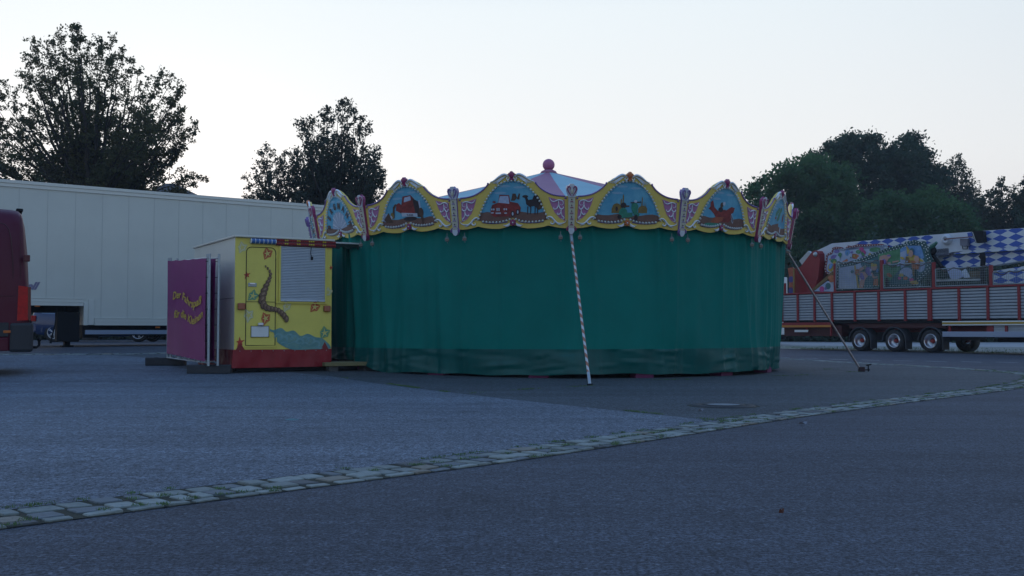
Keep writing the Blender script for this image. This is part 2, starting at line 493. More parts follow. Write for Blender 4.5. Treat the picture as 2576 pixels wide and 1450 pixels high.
# verge, pale path and turf beyond the far road
v0, v1 = gp(1700, 871), gp(1965, 878.5); v2 = gp(2200, 884.5); v3 = gp(2576, 892.5); v4 = gp(2900, 899)
w0, w1 = gp(1700, 868), gp(1965, 870); w2 = gp(2576, 874); w3 = gp(2900, 876)
sheet('verge', [tuple(p.xy) for p in (v0, v1, v2, v3, v4)] + [tuple(p.xy) for p in (w3, w2, w1, w0)], M_verge, .012, 1.5)
x0, x1, x2 = gp(1700, 860.5), gp(2100, 860.5), gp(2900, 863)
sheet('footpath', [tuple(p.xy) for p in (w0, w1, w2, w3)] + [tuple(p.xy) for p in (x2, x1, x0)], M_path, .012, 2.5)
sheet('lawn', [tuple(p.xy) for p in (x0, x1, x2)] + [(140, 200), (10, 200)], M_turf, .014, 4)
sp = []
for _ in range(260):
    t = rnd.random(); q = v1.lerp(v4, t); q2 = w1.lerp(w3, t); e = q.lerp(q2, rnd.random() ** 2 * .6); sp.append((e.x, e.y))
tag(tufts('verge_grass', sp, (.03, .09), .25, 10).build('verge_grass'), kind='stuff', label='patchy grass on the verge beside the far road', cat='grass')

# manhole cover with its ring
def manhole():
    c = gp(1820, 1023)
    e = empty('manhole', c, 0, 'round manhole with concrete filled cast iron cover in the dark asphalt', 'manhole')
    iron = mat('cast_iron', (.012, .014, .016), .6, var=.3, vs=30, bump=.3); conc = mat('concrete_fill', (.20, .22, .23), .85, var=.15, vs=20, bump=.3)
    r = MB(); r.lathe([(.24, .008), (.26, .020), (.325, .020), (.345, .008)], iron, 40); r.lathe([(.345, .007), (.37, .007), (.39, .0065)], M_joint, 40)
    r.build('ring', e)
    k = MB(); k.lathe([(.0, .022), (.175, .022)], conc, 40); k.lathe([(.175, .022), (.185, .026), (.225, .026), (.238, .010)], iron, 40)
    k.build('lid', e)
manhole()
pk = [gp(735 + 17 * cos(t) * (1 + .3 * sin(3 * t)), 1057.5 + 2.2 * sin(t)) for t in [2 * PI * i / 12 for i in range(12)]]
b = MB(); b.add([(p.x, p.y, p.z + .0075) for p in pk], [tuple(range(12))[::-1]], mat('faded_teal_paint', (.07, .19, .21), .9, var=.4, vs=30)); tag(b.build('paint_mark'), kind='structure')
# small litter on the near road
def leaf_litter(name, vx, vy, m, L, label, cat):
    c = gp(vx, vy, .008); b = MB()
    P = [(L * cos(t) * (1 + .25 * sin(3 * t)), .55 * L * sin(t), .012 * sin(2 * t)) for t in [2 * PI * i / 12 for i in range(12)]]
    b.add([(p[0], p[1], .006 + p[2] + .008) for p in P] + [(0, 0, .004)], [(i, (i + 1) % 12, 12) for i in range(12)], m)
    o = b.build(name); o.location = c; tag(o, label, cat)
leaf_litter('paper_scrap', 2020, 1070.5, mat('paper', (.20, .22, .26), .8), .036, 'small flattened white paper scrap on the road beside the cobbled edging', 'litter')
leaf_litter('dry_leaf', 1966, 1298, mat('dead_leaf', (.12, .045, .03), .8), .011, 'small brown dead leaf on the near asphalt road', 'leaf')
leaf_litter('foil_scrap', 1763, 1037, mat('paper', (.20, .22, .26), .8), .025, 'tiny pale scrap lying just below the manhole', 'litter')
# ------------------------------------------------------------------ carousel
CC = Vector((.795, 22.1, 0)); CR = 4.99; A0 = 2.2; N16 = 22.5
ROOFZ = 4.27
car = empty('carousel', CC, 0, 'round carousel closed with green curtains under a painted yellow facade', 'carousel')
M_yel = mat('facade_yellow', (.72, .56, .13), .5, var=.08, vs=3)
M_pink = mat('facade_pink', (.42, .17, .34), .5, var=.1, vs=6)
M_mag = mat('magenta_gloss', (.27, .03, .12), .35, coat=.4)
M_pur = mat('purple_gloss', (.20, .12, .36), .4, coat=.3)
M_brn = mat('bronze_gloss', (.30, .13, .07), .4)
M_org = mat('orange_gloss', (.50, .14, .04), .4, coat=.3)
M_cream = mat('cream_paint', (.55, .55, .45), .5, var=.08, vs=10)
M_bulb = mat('unlit_bulb', (.62, .68, .66), .15, spec=.8)
M_tarpP = mat('roof_pink', (.36, .15, .24), .6, var=.06, vs=2)
M_tarpB = mat('roof_blue', (.28, .52, .58), .6, var=.06, vs=2)
# roof of alternating sectors
b = MB()
for k in range(16):
    a = [R(A0 + N16 * (k - .0 + t)) for t in (0, .25, .5, .75, 1)]
    m = M_tarpB if k % 2 == 0 else M_tarpP
    for i in range(4):
        for r0, r1 in ((.12, 1.4), (1.4, 2.8), (2.8, 4.1), (4.1, 4.95)):
            q = []
            for r, an in ((r0, a[i]), (r1, a[i]), (r1, a[i + 1]), (r0, a[i + 1])):
                sag = .03 * sin(PI * min(1, r / 4.9)) + .03 * sin(PI * ((an - a[0]) / (a[4] - a[0]))) * (r / 4.9)
                q.append((r * sin(an), -r * cos(an), ROOFZ - .262 * r - sag))
            b.add(q, [(0, 1, 2, 3)], m, True)
b.build('roof', car)
b = MB()
b.lathe([(.0, ROOFZ + .02), (.20, ROOFZ - .06), (.16, ROOFZ), (.10, ROOFZ + .03)], M_tarpP, 20)
b.ball((0, 0, ROOFZ + .14), .132, mat('finial_pink', (.42, .13, .26), .45), 24, 14)
b.build('finial', car)
# curtain
M_curt = mat('curtain_cloth', (.001, .175, .148), .7, spec=.2, var=.10, vs=1.2, bump=.15, bs=120)
M_hem = mat('curtain_vinyl', (.0015, .095, .088), .42, var=.2, vs=2.5, bump=.0, spec=.35)
rr = random.Random(11)
folds = []
for k in range(110):
    folds.append((rr.uniform(0, 360), rr.uniform(.5, 2.6), rr.uniform(.006, .034), rr.uniform(-.7, 1.0), rr.uniform(-.8, .8)))
for k in range(16):
    for _ in range(4): folds.append((A0 + N16 * k + rr.gauss(0, 3), rr.uniform(.35, .9), rr.uniform(.006, .022), rr.uniform(.1, 1.), rr.uniform(-1, 1)))
for _ in range(16): folds.append((rr.uniform(20, 75), rr.uniform(.4, 1.1), rr.uniform(.02, .045), rr.uniform(-.5, .8), rr.uniform(-1, 1)))
for _ in range(8): folds.append((rr.uniform(-60, -25), rr.uniform(.5, 1.4), rr.uniform(.02, .04), rr.uniform(-.5, .8), rr.uniform(-1.5, 1.5)))
folds += [(360 - 53, .55, -.20, -.2, 0), (360 - 50.6, 1.1, .10, .1, .5), (360 - 55.6, .8, .05, .1, -.5), (58, .6, .05, .2, 0), (61, .5, .05, .2, 0), (45, .7, .04, .2, .4), (38, .5, .035, .5, .2), (64, .8, .05, .3, -.2)]
FA = np.array(folds)
def cur_r(deg, z):
    """radius of the curtain at an angle and a height"""
    loc = ((deg - A0) % N16) - N16 / 2
    base = 4.82 * (.42 * cos(R(11.25)) / cos(R(loc)) + .58)
    t = z / 2.5
    d = (deg - FA[:, 0] - FA[:, 4] * (1 - t) * 2 + 180) % 360 - 180
    amp = FA[:, 2] * np.clip(.35 + .65 * np.where(FA[:, 3] > 0, t, 1 - t), 0, 1)
    f = float((amp * np.exp(-(d / FA[:, 1]) ** 2)).sum())
    low = sst((.9 - z) / .9)
    billow = .05 * low * sin(R(deg) * 8 + 1.3) + .03 * low * sin(R(deg) * 21 + z * 3)
    return base + f * 1.35 + billow - .05 * (1 - t)
def hem_z(deg):
    d = (deg + 180) % 360 - 180
    z = .075 + .012 * sin(R(deg) * 9) + .008 * sin(R(deg) * 31)
    if d < -40: z += .20 * sst((-40 - d) / 10)      # lifted over the entrance ramp
    return z
def curtain(z_of, rows, m, bulge=0.):
    n = 1440; b = MB(); vs = []
    for i in range(rows + 1):
        for j in range(n):
            deg = 360 * j / n; z = z_of(deg, i / rows); r = cur_r(deg, z) + bulge
            vs.append((r * sin(R(deg)), -r * cos(R(deg)), z))
    b.add(vs, [(i * n + j, i * n + (j + 1) % n, (i + 1) * n + (j + 1) % n, (i + 1) * n + j) for i in range(rows) for j in range(n)], m, True)
    return b
SEAMZ = .50
curtain(lambda d, t: SEAMZ - .0 + (2.62 - SEAMZ) * t, 22, M_curt).build('curtain', car)
hb = curtain(lambda d, t: hem_z(d) + (SEAMZ + .004 - hem_z(d)) * t, 12, M_hem, .006)
# crumples in the vinyl hem
vv = np.array(hb.v); ang = np.arctan2(vv[:, 0], -vv[:, 1]); zz = vv[:, 2]
cr = np.zeros(len(vv))
for k in range(210):
    a_ = rr.uniform(-PI, PI); z_ = rr.uniform(.08, .5); sl = rr.uniform(-.6, .6); L = rr.uniform(.05, .25); w = rr.uniform(.010, .03); am = rr.uniform(-.022, .026)
    da = (ang - a_ + PI) % (2 * PI) - PI
    dn = (zz - z_) - sl * da * 5 * .35
    cr += am * np.exp(-(da * 5 / L) ** 2 * .3) * np.exp(-(dn / w) ** 2)
rad = np.hypot(vv[:, 0], vv[:, 1]); sc = (rad + cr) / rad
vv[:, 0] *= sc; vv[:, 1] *= sc; hb.v = [tuple(p) for p in vv]
hb.build('curtain_hem', car)
# floor, dark skirt boards and magenta blocks below
b = MB()
for k in range(16):
    a, c = R(A0 + N16 * k), R(A0 + N16 * (k + 1))
    q = lambda r, an, z: (r * sin(an), -r * cos(an), z)
    b.add([(0, 0, .30), q(4.6, a, .30), q(4.6, c, .30)], [(0, 1, 2)], M_black)
    b.add([q(4.6, a, .30), q(4.6, c, .30), q(4.6, c, .16), q(4.6, a, .16)], [(0, 1, 2, 3)], M_black)
b.build('platform', car)
M_pad = mat('magenta_block', (.13, .018, .085), .7, var=.15, vs=12)
for k in range(16):
    a = R(A0 - 6.4 + N16 * k)
    wx, wy = CC.x + 4.6 * sin(a), CC.y - 4.6 * cos(a)
    g0 = ground(wx, wy)
    o = None
    b = MB(); b.rbox((-.17, -.12, g0 + .006), (.17, .14, max(g0 + .09, .098)), M_pad, .006); b.box((-.14, -.10, max(g0 + .09, .098)), (.14, .12, .16), M_pad)
    o = b.build('support_block', car); o.location = (4.6 * sin(a), -4.6 * cos(a), 0); o.rotation_euler = (0, 0, a)
# ---- one facade panel
S = 678.0
def pu(x): return (x - 735) / S
def pv(y): return (870 - y) / S
def PP(L): return [(pu(x), pv(y)) for x, y in L]
LEAN = R(11); RM = CR * cos(R(11.25))
top_r = PP([(735, 205), (800, 208), (860, 226), (930, 262), (985, 303), (1012, 318), (1050, 362), (1105, 405), (1180, 443), (1260, 462), (1340, 470), (1400, 474)])
bot_r = PP([(1400, 826), (1330, 834), (1250, 826), (1190, 812), (1140, 800), (1080, 816), (980, 828), (900, 830), (830, 818), (780, 800), (735, 790)])
outline = top_r + bot_r + [(-x, z) for x, z in bot_r[::-1][1:]] + [(-x, z) for x, z in top_r[::-1][:-1]]
pic_r = PP([(735, 283), (800, 290), (880, 325), (950, 385), (1010, 455), (1060, 540), (1100, 630), (1128, 700), (1128, 735), (1080, 742), (1000, 752), (900, 752), (830, 740), (775, 722), (735, 706)])
picture = pic_r + [(-x, z) for x, z in pic_r[::-1][1:-1]]
inset = PP([(1150, 478), (1240, 505), (1332, 514), (1332, 752), (1270, 715), (1215, 650), (1180, 570)])
def mir(P): return [(-x, z) for x, z in P]
def tubes(b, pts, r, m, y=-.03, n=6):
    k = len(pts); rs = [r * (.35 + .65 * sin(PI * min(1, (i + .7) / k * 1.15))) for i in range(k)]
    b.tube([(x, y, z) for x, z in pts], rs, m, n)
def spiral(cx, cy, r, a0, turns, sgn=1, n=14):
    return [(cx + r * (1 - .75 * i / n) * cos(a0 + sgn * turns * 2 * PI * i / n), cy + r * (1 - .75 * i / n) * sin(a0 + sgn * turns * 2 * PI * i / n)) for i in range(n + 1)]
def make_panel():
    b = MB(); b.prism(outline, -.018, .022, M_yel); board = b.build('facade_panel')
    b = MB()
    for s_ in (1, -1):
        b.prism([(s_ * x, z) for x, z in inset], -.024, -.019, M_pink)
        tr = cr2(PP([(1010, 318), (1050, 365), (1105, 408), (1180, 446), (1260, 466), (1340, 474)]), 4)
        b.tube([(s_ * x, -.026, z + .004) for x, z in tr], .013, M_pur, 6)
        x, z = PP([(1345, 492)])[0]; b.ball((s_ * x, -.03, z), .018, M_pur)
        x, z = PP([(1010, 312)])[0]; b.ball((s_ * x, -.03, z), .018, M_pur)
        und = cr2(PP([(800, 752), (900, 764), (1010, 764), (1090, 752)]), 5)
        b.tube([(s_ * x, -.024, z) for x, z in und], .010, M_pur, 6)
    b.build('trim', board)
    b = MB()
    for s_ in (1, -1):
        f = lambda L: [(s_ * x, z) for x, z in L]
        # scroll leaf in the pink field
        tubes(b, f(cr2(PP([(1165, 492), (1185, 520), (1215, 530), (1245, 518), (1275, 512), (1310, 525), (1318, 555), (1298, 572), (1280, 560)]), 4)), .012, M_silver)
        tubes(b, f(cr2(PP([(1262, 520), (1266, 560), (1250, 600), (1225, 618), (1205, 605), (1212, 590)]), 4)), .012, M_silver)
        tubes(b, f(cr2(PP([(1265, 560), (1275, 600), (1300, 618), (1320, 600), (1315, 585)]), 4)), .012, M_silver)
        tubes(b, f(cr2(PP([(1290, 615), (1290, 650), (1270, 675), (1245, 670), (1250, 655)]), 4)), .012, M_silver)
        tubes(b, f(cr2(PP([(1292, 640), (1300, 690), (1322, 715), (1310, 730), (1290, 722)]), 4)), .011, M_silver)
        # bottom scroll
        tubes(b, f(cr2(PP([(1155, 730), (1135, 715), (1150, 700), (1185, 712), (1215, 745), (1250, 775), (1300, 778), (1340, 760), (1345, 735)]), 5)), .017, M_silver, -.034)
        tubes(b, f(spiral(*PP([(1185, 762)])[0], .055, R(100), .9, -1)), .014, M_silver, -.034)
        tubes(b, f(cr2(PP([(1225, 752), (1255, 785), (1300, 800)]), 5)), .012, M_silver, -.034)
        # wing beside the crest
        arc = cr2(PP([(775, 238), (800, 214), (840, 216), (890, 244), (940, 278), (988, 296)]), 5)
        tubes(b, f(arc), .020, M_silver, -.03, 8)
        for k, (dx, dy) in enumerate(((0, 14), (4, 27), (9, 40))):
            a_ = cr2(PP([(800 + dx * 3, 226 + dy * .6), (845 + dx, 232 + dy), (885 + dx * .5, 256 + dy), (925 - dx * 2.5, 284 + dy * .75), (970 - dx * 6, 300 + dy * .4)]), 4)
            tubes(b, f(a_), .010, M_silver, -.032)
        tubes(b, f(spiral(*PP([(780, 252)])[0], .042, R(80), 1.1, 1)), .012, M_silver, -.034)
        # small wings beside the flower
        for dy in (0, 10, 19):
            tubes(b, f(cr2(PP([(772, 765 + dy), (795, 785 + dy * .7), (825, 793 + dy * .3), (850 - dy, 786)]), 4)), .013, M_silver, -.032)
    b.build('scrollwork', board)
    # bulbs round the picture
    b = MB()
    path = [Vector((x, z)) for x, z in cr2(pic_r[:9], 8)]
    arch = resample(path, .061)
    base = resample([Vector(p) for p in cr2(pic_r[9:], 6)], .058)
    for s_ in (1, -1):
        for p in arch + base:
            b.ball((s_ * p.x, -.045, p.y), .0175, M_bulb, 8, 5)
            b.lathe([(.021, 0), (.021, .016)], M_silver, 8, Matrix.Translation((s_ * p.x, -.036, p.y)) @ Matrix.Rotation(PI / 2, 4, 'X'))
    b.build('light_bulbs', board)
    return board
def crest_mesh(m):
    b = MB()
    pl = PP([(716, 268), (712, 235), (697, 215), (700, 196), (715, 190), (722, 178), (735, 174), (748, 178), (755, 190), (770, 196), (773, 215), (758, 235), (754, 268), (745, 281), (725, 281)])
    b.prism(pl, -.055, .0, m)
    x, z = PP([(735, 215)])[0]; b.ball((x, -.052, z), .042, m, 12, 8, (1, .5, 1.3))
    return b
def flower_mesh(m):
    b = MB(); x, z = PP([(735, 758)])[0]
    for k in range(6):
        a = PI / 6 + k * PI / 3; b.ball((x + .030 * cos(a), -.038, z + .032 * sin(a)), .026, m, 10, 6, (1, .5, 1))
    b.ball((x, -.055, z), .013, M_silver, 8, 6)
    return b
# pictures on the panels
P_sky = mat('painted_sky', (.045, .28, .48), .6, col2=(.16, .46, .60), vs=4)
P_sand = mat('painted_earth', (.13, .065, .05), .6, col2=(.20, .11, .085), vs=8)
P_cloud = mat('painted_cloud', (.32, .48, .60), .6, col2=(.16, .38, .56), vs=20)
P_red = mat('painted_red', (.22, .030, .028), .5, var=.5, vs=14)
P_dk = mat('painted_dark', (.030, .022, .028), .6, var=.3, vs=20)
P_br = mat('painted_brown', (.085, .048, .032), .6, var=.35, vs=16)
P_wh = mat('painted_white', (.46, .52, .62), .6, var=.1, vs=10)
P_bl = mat('painted_windscreen', (.26, .36, .56), .5, col2=(.5, .58, .72), vs=24)
P_gn = mat('painted_green', (.03, .22, .15), .5, var=.3, vs=14)
P_gd = mat('painted_gold', (.22, .15, .04), .6, var=.25, vs=12)
P_or = mat('painted_orange', (.34, .085, .04), .5, var=.25, vs=12)
def clip_arch(P):
    return [(max(-.585, min(.585, x)), z) for x, z in P]
def paint(k):
    L = []      # (poly, material) back to front
    hz = [.30, .34, .33, .32, .28, .30, .31, .33][k % 8]
    ar = pic_r[:9]
    left = [p for p in [(-x, z) for x, z in ar] if p[1] > 0]
    # ground area: everything of the picture below a wavy horizon
    def half_w(z):
        for (x0_, z0_), (x1_, z1_) in zip(ar[:-1], ar[1:]):
            if z1_ <= z <= z0_ and z0_ != z1_: return x0_ + (x1_ - x0_) * (z0_ - z) / (z0_ - z1_)
        return ar[-1][0]
    w = half_w(hz)
    lowr = [p for p in pic_r if p[1] < hz - .01]
    hor = [(w - 2 * w * i / 10, hz + .018 * sin(i * 1.3 + k)) for i in range(11)]; hor[0] = (w, hz); hor[10] = (-w, hz)
    L.append((hor[::-1] + lowr + [(-x, z) for x, z in lowr[::-1]], P_sand))
    def E(x, y, rx, ry, m, rot=0): L.append((ell(pu(x), pv(y), rx / S, ry / S, 16, rot), m))
    def G(pts, m): L.append((PP(pts), m))
    for cx, cy in ((650, 345), (820, 360), (600, 420)): E(cx, cy, 70, 13, P_cloud)
    kk = k % 16
    if kk == 0:      # scooter and domed buildings
        G([(540, 650), (540, 590), (580, 565), (640, 565), (640, 650)], P_gd); E(600, 580, 52, 42, P_gd); G([(597, 545), (600, 515), (603, 545)], P_gd)
        G([(640, 620), (642, 500), (650, 480), (658, 500), (660, 620)], P_gd); G([(664, 600), (666, 450), (673, 430), (680, 450), (682, 600)], P_gd)
        E(600, 600, 15, 26, P_dk)
        E(915, 600, 56, 44, P_gd); G([(862, 640), (862, 600), (970, 600), (970, 640)], P_gd); G([(895, 590), (898, 470), (902, 455), (908, 470), (910, 590)], P_gd); G([(925, 570), (929, 500), (934, 570)], P_gd); G([(945, 575), (949, 510), (954, 575)], P_gd)
        E(680, 560, 36, 34, P_dk)
        E(680, 645, 52, 60, P_gn); E(640, 690, 26, 24, P_dk); G([(700, 640), (790, 640), (800, 690), (690, 700)], P_gn)
        G([(780, 530), (830, 520), (860, 560), (850, 640), (800, 650), (775, 590)], P_gn); E(845, 660, 34, 26, P_gn); E(838, 700, 22, 42, P_dk)
        G([(760, 520), (890, 508), (892, 520), (770, 534)], P_dk); E(822, 510, 20, 16, P_wh); G([(690, 560), (750, 556), (752, 575), (690, 580)], P_br)
    elif kk == 15:   # red car and camel
        E(1040, 560, 40, 60, P_br); E(1010, 520, 44, 72, P_dk); E(960, 540, 70, 40, P_dk); G([(880, 480), (905, 470), (935, 540), (960, 560), (940, 590), (900, 560)], P_dk); E(885, 465, 34, 16, P_dk)
        for x in (905, 940, 990, 1020): G([(x, 580), (x + 14, 580), (x + 6, 670), (x - 4, 670)], P_dk)
        G([(730, 470), (740, 430), (775, 430), (790, 480), (760, 510), (720, 510)], P_br); G([(790, 490), (812, 430), (826, 432), (815, 500)], P_br)
        G([(480, 610), (500, 555), (570, 530), (590, 440), (700, 445), (710, 520), (800, 540), (830, 590), (820, 660), (720, 690), (520, 690), (480, 660)], P_red)
        G([(572, 530), (595, 455), (690, 455), (700, 545)], P_bl); E(735, 660, 22, 34, P_dk); E(735, 660, 10, 20, P_wh); E(795, 640, 20, 34, P_dk); E(795, 640, 9, 20, P_wh)
        for x in (495, 518, 640, 664): E(x, 606, 9, 12, P_wh)
        for x in (550, 572): G([(x, 590), (x + 14, 590), (x + 14, 625), (x, 625)], P_wh)
        G([(538, 642), (600, 642), (600, 658), (538, 658)], P_wh); E(500, 645, 18, 8, P_wh); E(655, 650, 18, 8, P_wh); E(525, 522, 20, 12, P_red)
    elif kk == 14:   # red cab towed uphill
        G([(640, 600), (560, 560), (575, 490), (620, 470), (650, 500), (680, 400), (800, 390), (850, 440), (870, 600), (860, 640), (700, 640)], P_red)
        G([(690, 470), (705, 415), (795, 402), (800, 450)], P_bl); G([(820, 430), (900, 470), (930, 660), (850, 650)], P_dk); G([(905, 460), (925, 455), (935, 620), (915, 620)], P_bl)
        G([(640, 590), (870, 610), (872, 650), (645, 635)], P_wh); E(760, 668, 100, 26, P_dk)
        G([(500, 640), (520, 520), (560, 480), (580, 490), (545, 540), (530, 650)], P_br); E(500, 620, 26, 40, P_gd); E(478, 640, 20, 24, P_wh)
        E(400, 640, 54, 50, P_bl, .4); G([(370, 660), (450, 580), (500, 700), (400, 700)], P_br); E(930, 600, 34, 54, P_br); G([(915, 650), (955, 650), (950, 740), (935, 740)], P_br)
    elif kk == 13:   # paper fan with lettering around it
        cx, cy = 742, 706
        for i in range(13):
            a0_, a1_ = PI * (.03 + .94 * i / 13), PI * (.03 + .94 * (i + 1) / 13)
            r_ = 225 if 3 <= i <= 9 else 200
            G([(cx, cy), (cx + r_ * cos(a0_), cy - r_ * 1.05 * sin(a0_)), (cx + (r_ - 14) * cos((a0_ + a1_) / 2), cy - (r_ - 14) * sin((a0_ + a1_) / 2)), (cx + r_ * cos(a1_), cy - r_ * 1.05 * sin(a1_))], P_wh if i % 2 else P_fan)
            G([(cx, cy), (cx + r_ * cos(a0_), cy - r_ * sin(a0_)), (cx + r_ * cos(a0_ + .02), cy - r_ * sin(a0_ + .02))], P_br)
    elif kk == 1:    # red propeller plane
        G([(500, 470), (540, 440), (575, 520), (640, 560), (760, 540), (880, 570), (905, 640), (850, 690), (740, 690), (640, 660), (580, 600), (520, 560), (480, 545), (510, 520)], P_red)
        G([(780, 550), (870, 500), (930, 510), (915, 570), (850, 590)], P_red); G([(540, 700), (600, 640), (760, 630), (740, 670), (640, 720)], P_or)
        E(690, 545, 40, 30, P_dk); E(700, 490, 26, 34, P_br); E(735, 470, 22, 24, P_wh); E(905, 640, 16, 60, P_wh, .35); E(905, 640, 9, 50, P_dk, .35); E(770, 720, 18, 16, P_dk)
        E(600, 730, 160, 22, P_gn)
    elif kk == 2:    # bushy green plant over a cliff
        for x, y in ((680, 480), (730, 440), (780, 490), (820, 430), (760, 540)): E(x, y, 52, 34, P_gn, .5)
        E(660, 540, 26, 20, P_red); E(940, 520, 24, 60, P_red); G([(520, 720), (560, 640), (800, 600), (860, 720)], P_sand); E(900, 680, 20, 50, P_wh)
    else:            # desert hills and a palm
        E(600, 600, 120, 40, P_br); E(880, 610, 130, 46, P_gd); G([(730, 640), (744, 470), (756, 470), (752, 640)], P_br)
        for a in range(6): E(750 + 50 * cos(a), 460 + 22 * sin(a), 48, 12, P_gn, a * .5)
    b = MB()
    b.prism(picture, -.024, -.019, P_sky)
    y = -.0245
    for i, (pl, m) in enumerate(L):
        y -= .0004; b.flat(pl, y, m)
    if kk == 13:
        P_lt = P_br; cx, cz = pu(742), pv(706)
        word = 'BERGMANN'
        for i, ch in enumerate(word):
            vs, fs = text2d(ch, .125, .006)
            th = R(168 - 156 * i / 7); rr_ = .40
            for_v = []
            for x, z in vs:
                z *= 1.25
                q = th - PI / 2
                for_v.append((cx + rr_ * cos(th) * .98 + x * cos(q) - z * sin(q), y - .001, cz + rr_ * sin(th) * 1.02 + x * sin(q) + z * cos(q) - .02))
            b.add(for_v, fs, P_br)
    if kk == 14:
        vs, fs = text2d('TAXI', .04, .001)
        b.add([(pu(762) + x * 1.6, y - .001, pv(634) + z - .045 * x) for x, z in vs], fs, P_dk)
    return b
P_fan = mat('painted_fan', (.34, .42, .54), .6)
proto = make_panel()
crestM, crestO = crest_mesh(M_mag), crest_mesh(M_org)
crest_meshes = []
board_mesh_parts = kids(proto)
crest0 = crestM.build('crest', proto); crest1 = crestO.build('crest', proto)
fl0 = flower_mesh(M_mag).build('flower', proto); fl1 = flower_mesh(M_org).build('flower', proto)
for k in range(16):
    p = proto.copy(); COL.objects.link(p); p.parent = car
    am = R(A0 + N16 * (k + .5))
    p.location = (RM * sin(am), -RM * cos(am), 2.485); p.rotation_euler = (LEAN, 0, am)
    for ch in board_mesh_parts:
        c = ch.copy(); COL.objects.link(c); c.parent = p
    orange = (k % 4 == 0)
    for src in ((crest1, fl1) if orange else (crest0, fl0)):
        c = src.copy(); COL.objects.link(c); c.parent = p
    pb = paint(k).build('painting', p)
for o in [crest0, crest1, fl0, fl1] + board_mesh_parts + [proto]: bpy.data.objects.remove(o)
# ---- posts between the panels
def make_post(side_m, k):
    b = MB()
    h0 = .0
    pl = [(-.050, .07), (.050, .07), (.056, .60), (-.056, .60)]
    b.prism(pl, -.06, .0, M_cream, side_m)
    b.prism([(-.06, .585), (.06, .585), (.085, .66), (.098, .72), (.085, .765), (.05, .775), (.03, .80), (-.03, .80), (-.05, .775), (-.085, .765), (-.098, .72), (-.085, .66)], -.075, -.01, M_silver, side_m)
    for s_ in (1, -1):
        tubes(b, [(s_ * x, z) for x, z in cr2([(.01, .60), (.05, .66), (.075, .72), (.05, .762), (.025, .73), (.035, .70)], 5)], .012, side_m, -.092)
        tubes(b, [(s_ * x, z) for x, z in cr2([(.045, .10), (.072, .07), (.070, .03), (.045, .045)], 5)], .013, side_m, -.075)
    b.ball((0, -.09, .68), .026, M_cream, 10, 6, (1, .5, 1.8))
    b.prism([(-.045, .07), (-.05, .02), (-.03, -.02), (0, -.035), (.03, -.02), (.05, .02), (.045, .07)], -.085, .0, M_silver, side_m)
    for i in range(10):
        z = .11 + .048 * i
        if i % 2 == 0: tubes(b, ell(0, z, .026, .018, 8, 0, R(10), R(170)), .009, side_m, -.078)
        else: b.prism([(0, z - .017), (.012, z), (0, z + .017), (-.012, z)], -.080, -.074, P_dk)
    return b
pm = [make_post(m, 0).build('facade_post') for m in (M_mag, M_pur)]
for k in range(16):
    a = R(A0 + N16 * k)
    c = pm[0 if k in (0, 14, 2, 3, 13, 6, 8, 10) else 1].copy(); COL.objects.link(c); c.parent = car
    c.location = (CR * sin(a) * 1.0, -CR * cos(a), 2.475); c.rotation_euler = (LEAN, 0, a)
for o in pm: bpy.data.objects.remove(o)
# ---- small lamps hanging under the facade, two by each post
M_lampb = mat('lamp_housing', (.20, .23, .24), .5, .3)
lb = MB(); lb.tube([(0, 0, .12), (0, 0, .05)], .005, M_lampb, 6); lb.rbox((-.034, -.03, -.02), (.034, .02, .045), M_lampb, .01); lb.box((-.028, -.034, -.014), (.028, -.031, .03), M_glass); lb.rbox((-.015, -.015, .045), (.015, .015, .065), M_lampb, .004); lb.tube([(.0, 0, -.02), (.01, 0, -.05)], .006, M_lampb, 6)
lamp0 = lb.build('hanging_lamp')
for k in range(16):
    for da in (-2.0, 1.7):
        a = R(A0 + N16 * k + da); c = lamp0.copy(); COL.objects.link(c); c.parent = car; c.location = (5.02 * sin(a), -5.02 * cos(a), 2.36)
bpy.data.objects.remove(lamp0)
# ring beam carrying facade and curtain
b = MB()
for k in range(16):
    a, c = R(A0 + N16 * k), R(A0 + N16 * (k + 1))
    b.tube([(4.80 * sin(a), -4.80 * cos(a), 2.66), (4.80 * sin(c), -4.80 * cos(c), 2.66)], .025, M_black, 6)
b.build('ring_beam', car)
